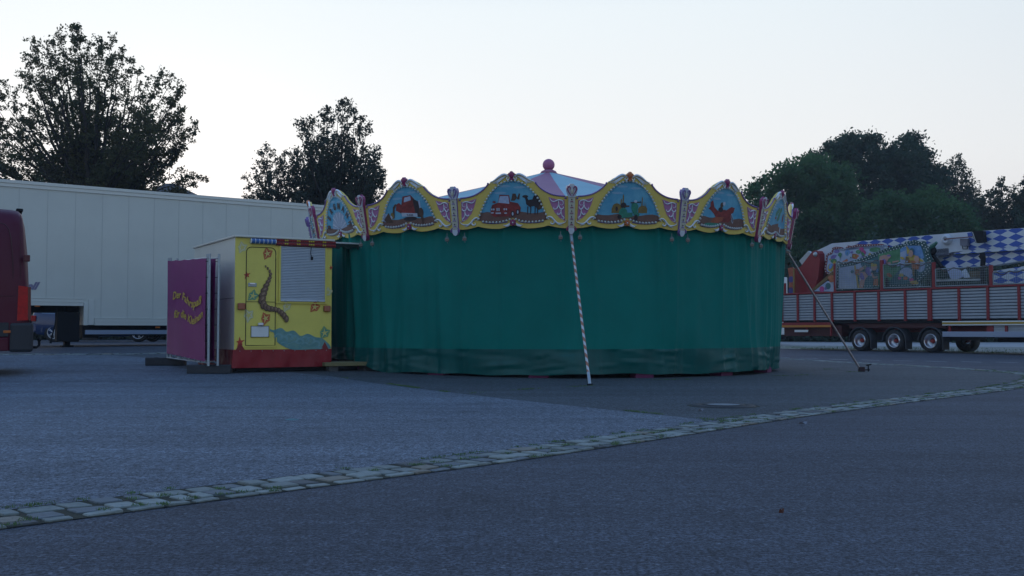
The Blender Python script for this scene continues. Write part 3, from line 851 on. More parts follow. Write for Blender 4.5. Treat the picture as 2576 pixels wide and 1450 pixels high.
# ---- striped brace pole in front and steel brace on the right
def stripes(name, c1, c2, sc):
    m = bpy.data.materials.new(name); m.use_nodes = True; t = m.node_tree; bs = t.nodes['Principled BSDF']; bs.inputs['Roughness'].default_value = .55
    tcn = t.nodes.new('ShaderNodeTexCoord'); sp_ = t.nodes.new('ShaderNodeSeparateXYZ'); t.links.new(tcn.outputs['Object'], sp_.inputs[0])
    at2 = t.nodes.new('ShaderNodeMath'); at2.operation = 'ARCTAN2'; t.links.new(sp_.outputs[1], at2.inputs[0]); t.links.new(sp_.outputs[0], at2.inputs[1])
    ma = t.nodes.new('ShaderNodeMath'); ma.operation = 'MULTIPLY_ADD'; ma.inputs[1].default_value = sc; t.links.new(sp_.outputs[2], ma.inputs[0])
    dv = t.nodes.new('ShaderNodeMath'); dv.operation = 'DIVIDE'; dv.inputs[1].default_value = 2 * PI; t.links.new(at2.outputs[0], dv.inputs[0]); t.links.new(dv.outputs[0], ma.inputs[2])
    fr = t.nodes.new('ShaderNodeMath'); fr.operation = 'FRACT'; t.links.new(ma.outputs[0], fr.inputs[0])
    gt = t.nodes.new('ShaderNodeMath'); gt.operation = 'GREATER_THAN'; gt.inputs[1].default_value = .5; t.links.new(fr.outputs[0], gt.inputs[0])
    mx_ = t.nodes.new('ShaderNodeMix'); mx_.data_type = 'RGBA'; mx_.inputs[6].default_value = (*c1, 1); mx_.inputs[7].default_value = (*c2, 1)
    t.links.new(gt.outputs[0], mx_.inputs[0]); t.links.new(mx_.outputs[2], bs.inputs['Base Color'])
    return m
M_stripe = stripes('barrier_tape', (.62, .66, .68), (.42, .17, .10), 6.5)
def brace(name, top, foot, label, m, kind):
    e = empty(name, foot, 0, label, 'brace')
    d = top - foot; L = d.length; q = d.to_track_quat('Z', 'Y')
    b = MB()
    if kind == 0:
        b.tube([(0, 0, .22), (0, 0, L * .93)], .020, m, 12)
        o = b.build('pole', e); o.rotation_euler = q.to_euler()
        b = MB(); b.tube([(0, 0, .01), (0, 0, .24)], .025, M_steel, 12); b.tube([(0, 0, L * .93), (0, 0, L)], .028, M_steel, 10); b.box((-.045, -.025, L * .80), (.0, .025, L * .84), M_steel) if 0 else None
        o = b.build('sleeve', e); o.rotation_euler = q.to_euler()
        b = MB(); b.lathe([(.05, .0), (.045, .03), (.0, .035)], M_black, 12); b.build('foot', e)
    else:
        b.tube([(0, 0, .03), (0, 0, L)], .020, m, 12)
        o = b.build('pole', e); o.rotation_euler = q.to_euler()
        b = MB(); b.rbox((-.06, -.05, 0), (.05, .05, .10), mat('rusty_block', (.035, .014, .018), .8, var=.3, vs=20), .01); b.build('foot', e)
        b = MB(); b.tube([(.13, 0, 0), (.13, 0, .13)], .014, M_black, 8); b.tube([(.09, 0, .13), (.19, 0, .15)], .014, M_black, 8); b.tube([(.07, 0, .04), (.16, 0, .04)], .012, M_black, 8); b.build('ground_pin', e)
tp = CC + Vector((4.98 * sin(R(A0)), -4.98 * cos(R(A0)), 2.46))
brace('striped_brace', tp, gp(1484, 971), 'leaning pole spiralled with white and orange tape in front of the green curtain', M_stripe, 0)
a3 = R(A0 + 3 * N16 - 1.5)
M_rpole = mat('weathered_pole', (.36, .36, .38), .4, .6, var=.3, vs=9, col2=(.22, .13, .10))
brace('steel_brace', CC + Vector((4.98 * sin(a3), -4.98 * cos(a3), 2.44)), gp(2168, 936), 'bare steel pole leaning on the right edge of the carousel, dark red foot', M_rpole, 1)
# entrance ramp between wagon and carousel
e_o = gp(880, 925)
def ramp_board():
    a = gp(838, 931); c = gp(938, 929)
    p0 = at(838, 917, 18.35); p1 = at(938, 919, 18.75)
    e = empty('entrance_ramp', (p0.x, p0.y, ground(p0.x, p0.y)), math.atan2(p1.y - p0.y, p1.x - p0.x), 'pale yellow step board laid between the ticket wagon and the carousel', 'ramp')
    L = (p1 - p0).xy.length; z = p0.z - ground(p0.x, p0.y)
    b = MB(); b.rbox((-.15, 0, z - .035), (L, .8, z + .035), mat('ramp_yellow', (.20, .18, .085), .7, var=.15, vs=6), .008); b.build('board', e)
    b = MB(); b.rbox((-.05, .05, 0), (.12, .3, z - .036), mat('grey_timber', (.08, .085, .09), .8, var=.2), .006); b.build('leg', e)
    b = MB(); b.rbox((L - .12, .1, 0), (L + .05, .35, z - .036), mat('grey_timber', (.08, .085, .09), .8, var=.2), .006); b.build('leg', e)
ramp_board()
# ------------------------------------------------------------------ ticket wagon
W = Frame((-4.77, 17.6, ground(-4.2, 18)), math.atan2(.9, 1.51))
ZA = lambda px, py: ((640 + px / 2.339) / 1.5901, (900 + py / 2.339) / 1.5901)
def wf(px, py, yo=0.): return W.f(*ZA(px, py), yo)
WW = W.f(834, 760)[0]; WZT = W.f(592, 597)[1]; WZB = W.f(592, 881)[1]; WD = 2.85
wag = empty('ticket_wagon', W.o, W.rz, 'yellow painted ticket wagon with closed roller shutter and red skirt', 'ticket booth')
M_wyel = mat('wagon_yellow', (.78, .67, .13), .45, var=.06, vs=2.5)
M_wwh = mat('wagon_white', (.68, .67, .58), .5, var=.05, vs=1.5)
b = MB(); b.rbox((0, .006, WZB - .03), (WW, WD, WZT), M_wwh, .006); b.build('body', wag)
b = MB(); b.rbox((.002, -.012, WZB), (WW - .002, .005, WZT - .004), M_wyel, .003)
fb = b.build('front_wall', wag)
# painted stars and the wave
T_r = mat('airbrush_red', (.50, .05, .025), .5); T_ro = mat('airbrush_orange', (.55, .26, .05), .5)
T_t = mat('airbrush_teal', (.07, .30, .22), .5); T_to = mat('airbrush_green', (.30, .40, .12), .5)
T_w = mat('airbrush_white', (.62, .62, .42), .5); T_wo = mat('airbrush_pale', (.60, .55, .18), .5)
T_y = mat('star_yellow', (.66, .58, .16), .5)
b = MB(); Y = -.0128
def wl(poly, m):
    global Y
    Y -= .0003; b.flat(poly, Y, m)
jit = (1.2, 1, .8, 1.05, 1.25, .95, .85, 1, 1.1, 1)
def sstar(px, py, r, kind, rot=.2):
    cx, cz = wf(px, py); q = r / 2.339 / 1.59 / 143.
    if kind == 'solid': wl(star(cx, cz, q, .4, 5, rot, jit), T_r); return
    h, h2 = {'red': (T_r, T_ro), 'teal': (T_t, T_to), 'white': (T_w, T_wo)}[kind]
    wl(star(cx, cz, q * 1.15, .80, 5, rot, jit), h2); wl(star(cx, cz, q * 1.12, .56, 5, rot, jit), h); wl(star(cx, cz, q * .92, .30, 5, rot, jit), T_y)
for a_ in ((768, 212, 44, 'white'), (1003, 270, 46, 'red'), (810, 470, 38, 'solid'), (868, 665, 46, 'teal', -.2), (1183, 765, 42, 'white'), (826, 848, 50, 'white', .5), (985, 876, 46, 'red', .4),
           (1445, 770, 46, 'red', -.1), (1568, 632, 40, 'white', 0), (1536, 1012, 50, 'teal', .1), (745, 1098, 44, 'solid', .1), (1596, 402, 22, 'solid')): sstar(*a_)
T_wave = mat('painted_wave', (.08, .26, .28), .5, col2=(.20, .36, .30), vs=9); T_wave2 = mat('painted_wave_light', (.22, .42, .42), .5, col2=(.12, .30, .34), vs=16)
wv = cr2([wf(*p) for p in [(1025, 975), (1060, 985), (1130, 965), (1180, 1000), (1250, 990), (1310, 1040), (1380, 1020), (1450, 1050), (1510, 1060), (1560, 1100), (1585, 1130), (1580, 1160), (1420, 1165), (1240, 1168), (1140, 1130), (1080, 1080), (1060, 1010), (1030, 1000)]], 4, True)
wl(wv, T_wave)
def ribbon(P, w, m):
    P = [Vector((x, z, 0)) for x, z in cr2([wf(*p) for p in P], 5)]
    l, r_ = [], []
    n = len(P)
    for i, p in enumerate(P):
        d = (P[min(i + 1, n - 1)] - P[max(i - 1, 0)]).normalized(); k = w * sin(PI * (i + .5) / n); nn = Vector((-d.y, d.x, 0)) * k
        l.append((p.x + nn.x, p.y + nn.y)); r_.append((p.x - nn.x, p.y - nn.y))
    for i in range(n - 1): wl([l[i], l[i + 1], r_[i + 1], r_[i]], m) if False else b.flat([l[i], l[i + 1], r_[i + 1], r_[i]], Y - .0003, m)
for k in range(8):
    x = 1090 + 50 * k; y = 1025 + 7 * k + 16 * sin(k * 2)
    ribbon([(x - 30, y + 30), (x, y), (x + 40, y + 6), (x + 45, y + 40), (x + 15, y + 52)], .018, T_wave2)
    Y -= .0003
    ribbon([(x - 16, y + 62), (x + 16, y + 52), (x + 50, y + 66), (x + 80, y + 62)], .014, T_wave2 if k % 2 else T_wave)
    Y -= .0003
# twisted brown rope
T_rh = mat('rope_light', (.34, .22, .14), .6); T_rd = mat('rope_dark', (.06, .032, .02), .6); T_rl = mat('rope_brown', (.24, .145, .085), .6, col2=(.14, .08, .05), vs=12)
path = [(985, 352, 7), (1003, 340, 6), (1012, 330, 5), (1000, 324, 5), (982, 330, 5)]
cx_ = [(985, 390, 9), (1005, 410, 11), (1022, 436, 13), (1030, 465, 15), (1022, 498, 17), (1008, 530, 20), (990, 566, 25), (972, 610, 31), (957, 655, 35), (950, 700, 36), (962, 745, 34), (985, 770, 30), (1014, 782, 27), (1046, 786, 24), (1078, 792, 23), (1108, 806, 24), (1134, 828, 26), (1156, 852, 27), (1176, 880, 26)]
for i, (px, py, r_) in enumerate(cx_):
    j = min(i + 1, len(cx_) - 1); k = max(i - 1, 0)
    x, z = wf(px, py); a = wf(cx_[j][0], cx_[j][1]); c = wf(cx_[k][0], cx_[k][1]); an = math.atan2(a[1] - c[1], a[0] - c[0]) + .95
    q = r_ / 2.339 / 1.59 / 143.
    wl(ell(x, z, q * .86, q * 1.32, 16, an), T_rd); wl(ell(x + .003, z + .004, q * .70, q * 1.12, 16, an), T_rl); wl(ell(x + q * .15, z + q * .25, q * .25, q * .55, 12, an), T_rh)
b.build('mural', wag)
# door
dL, dR = wf(803, 600)[0], wf(1078, 600)[0]; dT, dB = wf(940, 212)[1], wf(940, 1128)[1]
M_seam = mat('seam_dark', (.05, .045, .02), .7)
b = MB(); ro = .09
def rrect(x0, x1, z0, z1, r_):
    return [(x0, z0), (x1, z0)] + [(x1 - r_ + r_ * cos(t), z1 - r_ + r_ * sin(t)) for t in [PI / 2 * i / 6 for i in range(7)]] + [(x0 + r_ + r_ * cos(t), z1 - r_ + r_ * sin(t)) for t in [PI / 2 + PI / 2 * i / 6 for i in range(7)]]
pts = rrect(dL, dR, dB, dT, ro)
b.tube([(x, -.016, z) for x, z in pts + pts[:1]], .007, M_seam, 6)
zm = wf(940, 721)[1]; b.box((dL, -.020, zm - .004), (dR, -.0135, zm + .004), M_seam)
b.box((dL - .01, -.035, dB - .035), (dR + .01, -.013, dB - .012), M_wyel)
b.box((wf(1097, 300)[0], -.022, WZB + .01), (wf(1104, 300)[0], -.0125, WZT - .18), M_wyel)
door = b.build('door', wag)
b = MB(); x0, z1 = wf(822, 543); x1, z0 = wf(900, 580)
b.rbox((x0, -.03, z0), (x1, -.012, z1), M_steel, .006); b.rbox((x0 + .02, -.055, z0 + .035), (x1 - .03, -.04, z0 + .065), M_chrome, .005); b.box((x0 + .02, -.045, z0 + .038), (x0 + .035, -.02, z0 + .06), M_chrome); b.build('handle', door)
for py in (300, 700, 1070):
    b = MB(); x, z = wf(1085, py); b.tube([(x, -.022, z - .03), (x, -.022, z + .03)], .009, M_wyel, 8); b.build('hinge', door)
# shutter
sL, sT = wf(1128, 200); sR, sB = wf(1536, 722)
M_sh = mat('shutter_metal', (.50, .57, .64), .45, .2, var=.04)
b = MB(); ns = 33; hh = (sT - sB - .04) / ns
for i in range(ns):
    z = sB + .04 + hh * i
    b.add([(sL, -.020, z), (sL, -.036, z + hh * .25), (sL, -.036, z + hh * .72), (sL, -.020, z + hh * .97), (sR, -.020, z), (sR, -.036, z + hh * .25), (sR, -.036, z + hh * .72), (sR, -.020, z + hh * .97)],
          [(0, 4, 5, 1), (1, 5, 6, 2), (2, 6, 7, 3), (0, 1, 2, 3), (4, 7, 6, 5)], M_sh)
b.box((sL, -.018, sB), (sR, -.0135, sT), M_black)
b.rbox((sL - .0, -.045, sB), (sR + .0, -.02, sB + .04), M_sh, .004)
sh = b.build('roller_shutter', wag)
b = MB()
b.box((sL - .035, -.04, sB - .02), (sL - .003, -.0135, sT), M_wyel); b.box((sR + .003, -.04, sB - .02), (sR + .03, -.0135, sT), M_wyel)
b.box((sL - .08, -.05, sB - .035), (sR + .05, -.0135, sB - .021), M_wyel)
b.build('shutter_frame', sh)
for px in (1165, 1470):
    b = MB(); x, z = wf(px, 712); b.rbox((x - .02, -.055, z - .012), (x + .02, -.046, z + .01), M_steel, .003); b.build('latch', sh)
b = MB(); P = [wf(*p) for p in [(1408, 208), (1404, 240), (1402, 270), (1410, 300)]]
b.tube([(x, -.05, z) for x, z in cr2(P, 4)], .005, M_black, 6); x, z = P[-1]; b.rbox((x - .012, -.07, z - .06), (x + .022, -.035, z), M_black, .006)
b.build('power_cable', wag)
# rolled awnings with lamps on top
M_ablue = mat('awning_blue', (.045, .14, .38), .5); M_ared = mat('awning_red', (.16, .02, .035), .5, var=.1)
x0, z1 = wf(842, 127); x1, z0 = wf(1070, 187)
r_ = (z1 - z0) / 2 * .95; zc = (z0 + z1) / 2
b = MB(); b.tube([(x0, -.015 - r_, zc), (x1, -.015 - r_, zc)], r_, M_ablue, 14)
for i in range(7): x = x0 + (x1 - x0) * i / 6; b.tube([(x - .006, -.015 - r_, zc), (x + .006, -.015 - r_, zc)], r_ * 1.05, M_white, 14)
b.build('blue_light_strip', wag)
x0, z1 = wf(1078, 132); x1, z0 = wf(1636, 205)
z1a = wf(1078, 132)[1]; z0a = wf(1078, 190)[1]
b = MB(); b.rbox((x0, -.06, z0a - .01), (x1, -.012, z1a), M_ared, .01)
M_rb = mat('red_bulb', (.35, .02, .02), .2, spec=.8); M_yb = mat('yellow_bulb', (.62, .46, .03), .2, spec=.8)
strip = b.build('red_light_strip', wag)
b = MB(); k = 0; n = 30
for i in range(n):
    x = x0 + .02 + (x1 - x0 - .04) * i / (n - 1)
    for j in (0, 1): b.ball((x, -.066, z0a + .025 + (z1a - z0a - .05) * j), .017, M_yb if i in (4, 5, 10, 11, 16, 17, 18, 23, 24) else M_rb, 8, 5)
b.build('coloured_bulbs', strip)
# roof
b = MB()
b.rbox((-.03, -.08, WZT), (WW + .03, WD + .04, WZT + .035), M_wwh, .008); b.build('roof', wag)
b = MB(); x1 = W.f(935, 607, .15)[0]; z = WZT - .02
b.rbox((WW + .031, .10, WZT - .02), (x1 + .02, .75, WZT + .008), M_white, .005)
b.build('side_canopy', wag)
b = MB()
for i in range(26):
    x = WW + .05 + (x1 - WW - .05) * i / 26; dz = rnd.uniform(.05, .10)
    b.add([(x, .13, WZT - .021), (x + .05, .13, WZT - .021), (x + .045, .135, WZT - .02 - dz), (x + .005, .135, WZT - .02 - dz)], [(0, 1, 2, 3)], mat('dark_fringe', (.012, .04, .035), .8))
b.build('fringe', wag)
# skirt
M_skirt = mat('red_tarp', (.27, .016, .024), .42, spec=.3, var=.12, vs=4, bump=.2, bs=9)
def skirt():
    b = MB(); n = 60; rows = 6
    for side in (0, 1):
        L = WW if side == 0 else 2.4; vs = []
        for i in range(rows + 1):
            t = i / rows; z = WZB + .005 - t * (WZB - .085)
            for j in range(n + 1):
                u = L * j / n; off = -.016 - t * (.012 + .014 * sin(u * 9 + 2 * t) + .010 * sin(u * 23 + 1))
                vs.append((u + (.0 if j else off), off, z) if side == 0 else (off, u + (.0 if j else off), z))
        fs = [(i * (n + 1) + j, i * (n + 1) + j + 1, (i + 1) * (n + 1) + j + 1, (i + 1) * (n + 1) + j) for i in range(rows) for j in range(n)]
        b.add(vs, fs, M_skirt, True)
    o = b.build('skirt', wag)
    b = MB()
    for k in range(9): x = WW * (k + .5) / 9; b.ball((x, -.02, WZB - .02), .008, M_steel, 6, 4)
    b.box((.05, .06, .03), (WW - .05, .12, WZB - .04), M_black)
    b.build('skirt_rail', wag)
skirt()
b = MB(); yy = W.f(559, 745)[1]; b.box((-.003, .05, 1.29), (.005, 2.6, 1.297), M_seam); b.build('side_seam', wag)
# lamps, triangles, plate
M_amb = mat('amber_lens', (.32, .07, .02), .25, coat=.5)
for p in ((720, 732, 790, 796), (1524, 757, 1586, 815)):
    x0, z1 = wf(p[0], p[1]); x1, z0 = wf(p[2], p[3]); b = MB(); b.rbox((x0, -.075, z0), (x1, -.03, z1), M_amb, .016); lamp_ = b.build('rear_lamp', wag)
    b = MB(); b.rbox((x0 + .005, -.032, z0 + .005), (x1 - .005, -.012, z1 - .005), M_black, .004); b.build('lamp_base', lamp_)
for p in ((705, 790, 1103, 1170), (1500, 1574, 1095, 1165)):
    cx0 = wf(p[0], p[3]); cx1 = wf(p[1], p[3]); tp_ = wf((p[0] + p[1]) / 2, p[2])
    b = MB(); b.prism([cx0, cx1, tp_], -.026, -.016, mat('reflector_red', (.22, .012, .015), .3)); b.build('reflector_triangle', wag)
x0, z1 = wf(846, 945); x1, z0 = wf(1016, 1052)
b = MB(); b.rbox((x0, -.024, z0), (x1, -.0165, z1), M_white, .003)
pl = b.build('number_plate', wag)
b = MB()
for s_ in ((x0, x1, z0, z0 + .008), (x0, x1, z1 - .008, z1), (x0, x0 + .008, z0, z1), (x1 - .008, x1, z0, z1)): b.box((s_[0], -.028, s_[2]), (s_[1], -.025, s_[3]), M_black)
b.build('plate_border', pl)
x0, z1 = wf(910, 917); x1, z0 = wf(962, 945); b = MB(); b.rbox((x0, -.06, z0), (x1, -.0125, z1), M_chrome, .012); b.build('plate_lamp', wag)

# ------------------------------------------------------------------ purple banner stand
BF0 = Vector((-5.11, 17.3, 0)); bdir = math.atan2(-2.0, 1.38)
M_ban = mat('banner_purple', (.24, .016, .150), .45, spec=.25, var=.08, vs=3, bump=.12, bs=4)
M_let = mat('banner_lettering', (.66, .44, .03), .5)
def banner(shift, label, front):
    o = BF0 + Vector((cos(bdir + PI / 2), sin(bdir + PI / 2), 0)) * shift
    F = Frame((o.x, o.y, ground(o.x, o.y)), bdir); BL = 2.40
    e = empty('banner_frame', F.o, F.rz, label, 'banner', 'purple banner frames beside the ticket wagon')
    g1 = ground(-6.4, 19.2) - F.o.z
    z0, z1 = .20, 1.98
    sl = (g1) / BL
    b = MB()
    for x in (-BL + .02, -BL + .13, -.12, -.02) if front else (-BL + .02, -.02):
        zz0 = .19 - sl * x * .6 if x < -1 else .15
        b.tube([(x, .0 if x in (-.02, -BL + .02) else .03, zz0), (x, .0, z1 + .07 + (.06 if x < -1 else 0))], .022, M_steel, 10)
    b.tube([(-BL, 0, z0 - sl * -BL * .5), (0, 0, z0)], .014, M_steel, 8); b.tube([(-BL, 0, z1 + .05), (0, 0, z1)], .014, M_steel, 8)
    b.build('steel_frame', e)
    b = MB(); nx, nz = 40, 24; vs = []
    for j in range(nz + 1):
        for i in range(nx + 1):
            t = i / nx; u = j / nz; x = -BL + .05 + (BL - .16) * t
            zb = z0 + .02 + .10 * (1 - t); zt = z1 - .0 + .08 * (1 - t) - .012 * abs(sin(t * 14))
            y = -.028 + .006 * sin(t * 9 + u * 4) + .006 * sin(u * 11 + t * 3) * (1 - abs(2 * t - 1))
            vs.append((x, y, zb + (zt - zb) * u))
    b.add(vs, [(j * (nx + 1) + i, j * (nx + 1) + i + 1, (j + 1) * (nx + 1) + i + 1, (j + 1) * (nx + 1) + i) for j in range(nz) for i in range(nx)], M_ban, True)
    cl = b.build('banner', e)
    b = MB()
    for i in range(9):
        x = -BL + .08 + (BL - .2) * i / 8; b.tube([(x, -.036, z0 + .03 + .1 * (1 - i / 8)), (x, .0, z0 - .02 + .08 * (1 - i / 8))], .006, M_steel, 6)
    for i in range(7): b.tube([(-.115, -.036, z0 + .1 + .27 * i), (-.02, -.024, z0 + .1 + .27 * i)], .006, M_black, 6)
    b.build('ties', e)
    if front:
        b = MB(); ZB = lambda px, py: F.f(*ZA(px, py), -.036)
        for s_, ctl, ht in (('Der Fahrspaß', [(122, 700), (200, 690), (300, 772), (390, 735)], 88), ('für die Kleinen', [(135, 870), (215, 868), (310, 930), (402, 860)], 88)):
            vs, fs = text2d(s_, 1., .022, .2)
            xs_ = [v[0] for v in vs]; xa, xb = min(xs_), max(xs_)
            cur = cr2([ZB(*p) for p in ctl], 16)
            L = [0.]
            for q0, q1 in zip(cur[:-1], cur[1:]): L.append(L[-1] + math.dist(q0, q1))
            H = abs(ZB(200, 700)[1] - ZB(200, 700 - ht)[1])
            vv_ = []
            for x, z in vs:
                t = (x - xa) / (xb - xa) * L[-1]; i = max(0, min(len(L) - 2, int(np.searchsorted(L, t)) - 1)); f_ = (t - L[i]) / (L[i + 1] - L[i])
                px_ = cur[i][0] + (cur[i + 1][0] - cur[i][0]) * f_; pz_ = cur[i][1] + (cur[i + 1][1] - cur[i][1]) * f_
                vv_.append((px_, -.043, pz_ + z * H * 1.15))
            b.add(vv_, fs, M_let)
        b.build('lettering', cl)
    return e, F
e1, F1 = banner(0, 'purple banner with yellow wavy writing stretched on a steel frame', True)
e2, F2 = banner(.16, 'plain purple banner right behind the lettered one, seen as a narrow strip', False)
M_foot = mat('black_plastic_foot', (.035, .04, .048), .7, var=.2, vs=10, bump=.2, bs=30)
def foot(c, rz, L, label):
    e = MB(); e.rbox((-L / 2, -.11, 0), (L / 2, .11, .15), M_foot, .015); e.box((-L / 2 - .002, -.04, .03), (-L / 2 + .03, .04, .08), M_black)
    for x in (-.18, .12): e.rbox((x - .03, -.03, .15), (x + .03, .03, .155), M_black, .002)
    o = e.build('fence_foot'); o.location = c; o.rotation_euler = (0, 0, rz); tag(o, label, 'fence foot', 'black fence feet')
c = gp(524, 941.5); foot(Vector((c.x, c.y + .10, ground(c.x, c.y) + .006)), .06, .74, 'black fence foot under the near end of the purple banners')
c = gp(413, 921); foot(Vector((c.x, c.y + .10, ground(c.x, c.y) + .006)), .03, .72, 'black fence foot under the far end of the purple banners')

# ------------------------------------------------------------------ red van
V = Frame((-8.0, 17.0, ground(-8.2, 17)), R(28))
M_vred = mat('van_red', (.085, .004, .020), .42, spec=.3, var=.03, vs=2)
M_vgrey = mat('bumper_grey', (.022, .025, .032), .6, bump=.1, bs=80)
van = empty('van', V.o, V.rz, 'tall dark red delivery van with its rear corner showing at the left edge', 'van')
VH = V.f(40, 516)[1]; VW = 1.95
def zx(vx, vy): return V.f(vx, vy)
def van_body():
    b = MB(); secs = []
    def top_z(x):   # roofline against distance from the rear end
        d = -x
        pr = [(0, 1.35), (.012, 1.7), (.03, 2.05), (.055, 2.35), (.09, 2.6), (.13, VH - .08), (.2, VH - .02), (.4, VH), (3.9, VH), (4.5, VH - .22), (5.0, 1.95), (5.3, 1.55), (6.0, 1.25), (6.25, .95)]
        for (a, za), (c, zc) in zip(pr[:-1], pr[1:]):
            if a <= d <= c: return za + (zc - za) * (d - a) / (c - a)
        return pr[-1][1]
    xs = [0, -.012, -.04, -.08, -.13, -.19, -.28, -.5, -.95, -1.8, -3, -3.9, -4.2, -4.5, -4.75, -5.0, -5.3, -5.6, -6.0, -6.15, -6.25]
    n = 20
    for x in xs:
        zt = top_z(x); zb = .42
        ins = max(0, .07 * (1 - min(1, -x / .12))) + max(0, .25 * sst((-x - 5.6) / .65))
        ring = []
        for (u, v) in [(0, 0), (0, .15), (0, .3), (.0, .45), (.03, .60), (.07, .75), (.12, .88), (.17, .95), (.26, .99), (.5, 1)]:
            ring.append((u, v))
        pts = [(ins + u * (VW - 2 * ins), zb + v * (zt - zb)) for u, v in ring]
        pts += [(VW - p[0], p[1]) for p in pts[::-1][1:]]
        secs.append([(x, p[0], p[1]) for p in pts])
    k = len(secs[0]); vs = [p for s_ in secs for p in s_]
    fs = [(i * k + j, i * k + j + 1, (i + 1) * k + j + 1, (i + 1) * k + j) for i in range(len(secs) - 1) for j in range(k - 1)]
    fs += [list(range(k)), list(range((len(secs) - 1) * k, len(secs) * k))[::-1]]
    fs += [(i * k, (i + 1) * k, (i + 1) * k + k - 1, i * k + k - 1) for i in range(len(secs) - 1)]
    b.add(vs, fs, M_vred, True)
    return b.build('body', van)
vb = van_body()
for p in vb.data.polygons:
    if len(p.vertices) > 4: p.use_smooth = False
# bumper and lower cladding
zb_t = V.f(60, 812)[1]; zb_b = V.f(60, 886)[1]
b = MB(); b.rbox((-.30, -.03, zb_b), (.06, VW + .03, zb_t), M_vgrey, .045)
b.rbox((-3.6, -.02, V.f(10, 848)[1]), (-.31, .06, zb_t), M_vgrey, .015)
bu = b.build('bumper', van)
b = MB(); b.rbox((-3.6, -.012, zb_b + .02), (-.31, .08, V.f(10, 850)[1]), M_vred, .02); b.build('sill', van)
x, z = V.f(17.5, 835, -.02); b = MB(); b.rbox((x - .055, -.032, z - .022), (x + .055, -.018, z + .022), mat('amber_marker', (.45, .11, .01), .3), .008); b.build('side_marker', van)
# tail lamp
l0 = V.f(43, 719); l1 = V.f(71, 806)
M_tl = mat('tail_lamp_red', (.42, .005, .007), .3, spec=.3, var=.3, vs=12)
b = MB(); b.prism([(l0[0] + .01, l1[1] - .01), (l1[0] - .005, l1[1]), (l1[0] - .015, l0[1] - .02), (l0[0] + .02, l0[1])], -.012, .12, M_tl); b.build('tail_lamp', van)
b = MB(); b.prism([(l1[0] - .04, l1[1]), (.02, l1[1]), (.008, l0[1] - .02), (l1[0] - .04, l0[1] - .02)], .0, .14, mat('lamp_dark', (.1, .004, .006), .2)); b.build('lamp_surround', van)
# pressed panel in the side, seams, hinge, roof lamp, tow bar
pp = [V.f(*q) for q in [(-60, 715), (33, 715), (32, 650), (28, 600), (22, 575), (12, 563), (0, 560), (-60, 558)]]
seam_m = mat('van_seam', (.05, .004, .008), .5)
b = MB(); b.tube([(x, .012 + .10 * sst((z - 1.3) / 1.6), z) for x, z in pp], .008, seam_m, 6)
sm = [V.f(*q) for q in [(52, 540), (52, 600), (52, 716)]]
b.tube([(x, .010 + .11 * sst((z - 1.3) / 1.6), z) for x, z in sm], .005, seam_m, 6)
z_ = V.f(0, 745)[1]; b.tube([(-3.5, .0, z_), (-.25, .0, z_)], .006, seam_m, 6)
b.build('panel_seams', van)
x, z = V.f(70, 650); b = MB(); b.rbox((x - .06, -.005, z - .055), (x + .035, .07, z + .055), mat('hinge_dark', (.09, .01, .015), .4), .012); b.build('door_hinge', van)
b = MB(); b.rbox((-.21, .7, VH - .03), (-.10, VW - .7, VH + .02), M_black, .015); b.build('roof_lamp', van)
b = MB(); b.tube([(-.05, .9, zb_b + .08), (.16, .9, zb_b + .06), (.20, .9, zb_b + .10), (.20, .9, zb_b + .17)], .022, M_black, 8); b.ball((.20, .9, zb_b + .19), .032, M_black, 10, 8); b.rbox((.0, .8, zb_b), (.08, 1.0, zb_b + .14), M_black, .01); b.build('tow_bar', van)
def wheel(b_t, b_r, c, r, w, M=None, rim=M_chrome, hub=None, spokes=10, ax='y', rr0=.62, flip=1):
    """wheel about the local y axis, outer face towards -y"""
    Mx = Matrix.Translation(c) @ Matrix.Rotation(PI / 2, 4, 'X')
    b_t.lathe([(r * rr0, w / 2), (r * .9, w / 2), (r * .98, w * .42), (r, w * .25), (r, -w * .25), (r * .98, -w * .42), (r * .9, -w / 2), (r * rr0, -w / 2), (r * rr0, w / 2)], M_rubber, 32, Mx)
    ri = r * rr0
    b_r.lathe([(ri * 1.02, w * .5), (ri * .98, w * .53), (ri * .92, w * .42), (ri * .9, w * .0)], rim, 32, Mx)
for x in (-1.25, -5.2):
    for y in (.1, VW - .1):
        t = MB(); r_ = MB(); wheel(t, r_, (x, y, .35), .35, .24)
        r_.lathe([(.0, .05), (.20, .04)], M_black, 16, Matrix.Translation((x, y, .35)) @ Matrix.Rotation(PI / 2, 4, 'X'))
        wo = t.build('wheel', van); r_.build('rim', wo)
b = MB(); b.rbox((-6.0, .35, .30), (-.6, VW - .35, .44), M_black, .02); b.build('underbody', van)
# ------------------------------------------------------------------ long white box trailer
T = Frame((-12.5, 25.0, ground(-12, 25.5)), math.atan2(5, 6.6))
M_tr = mat('trailer_white', (.60, .63, .58), .5, var=.05, vs=.8); M_tr2 = mat('trailer_rail', (.64, .67, .63), .4, .1)
tr = empty('box_trailer', T.o, T.rz, 'long white box trailer with stepped floor parked behind the van and banners', 'trailer')
tz = T.f(0, 453)[1]; xs0 = T.f(211, 790)[0]; zU = T.f(120, 768)[1]; zL = T.f(300, 818)[1]; xe = 9.8; xb = -4.2; TW = 2.5
poly = [(xb, zU), (xs0, zU), (xs0, zL), (xe, zL), (xe, tz), (xb, tz)]
b = MB(); b.prism(poly, 0, TW, M_tr); b.build('box_body', tr)
b = MB()
xx = T.f(118.7, 600)[0]; sp_ = (T.f(323, 600)[0] - xx) / 3; x = xx - 4 * sp_
M_gap = mat('panel_gap', (.50, .53, .50), .7)
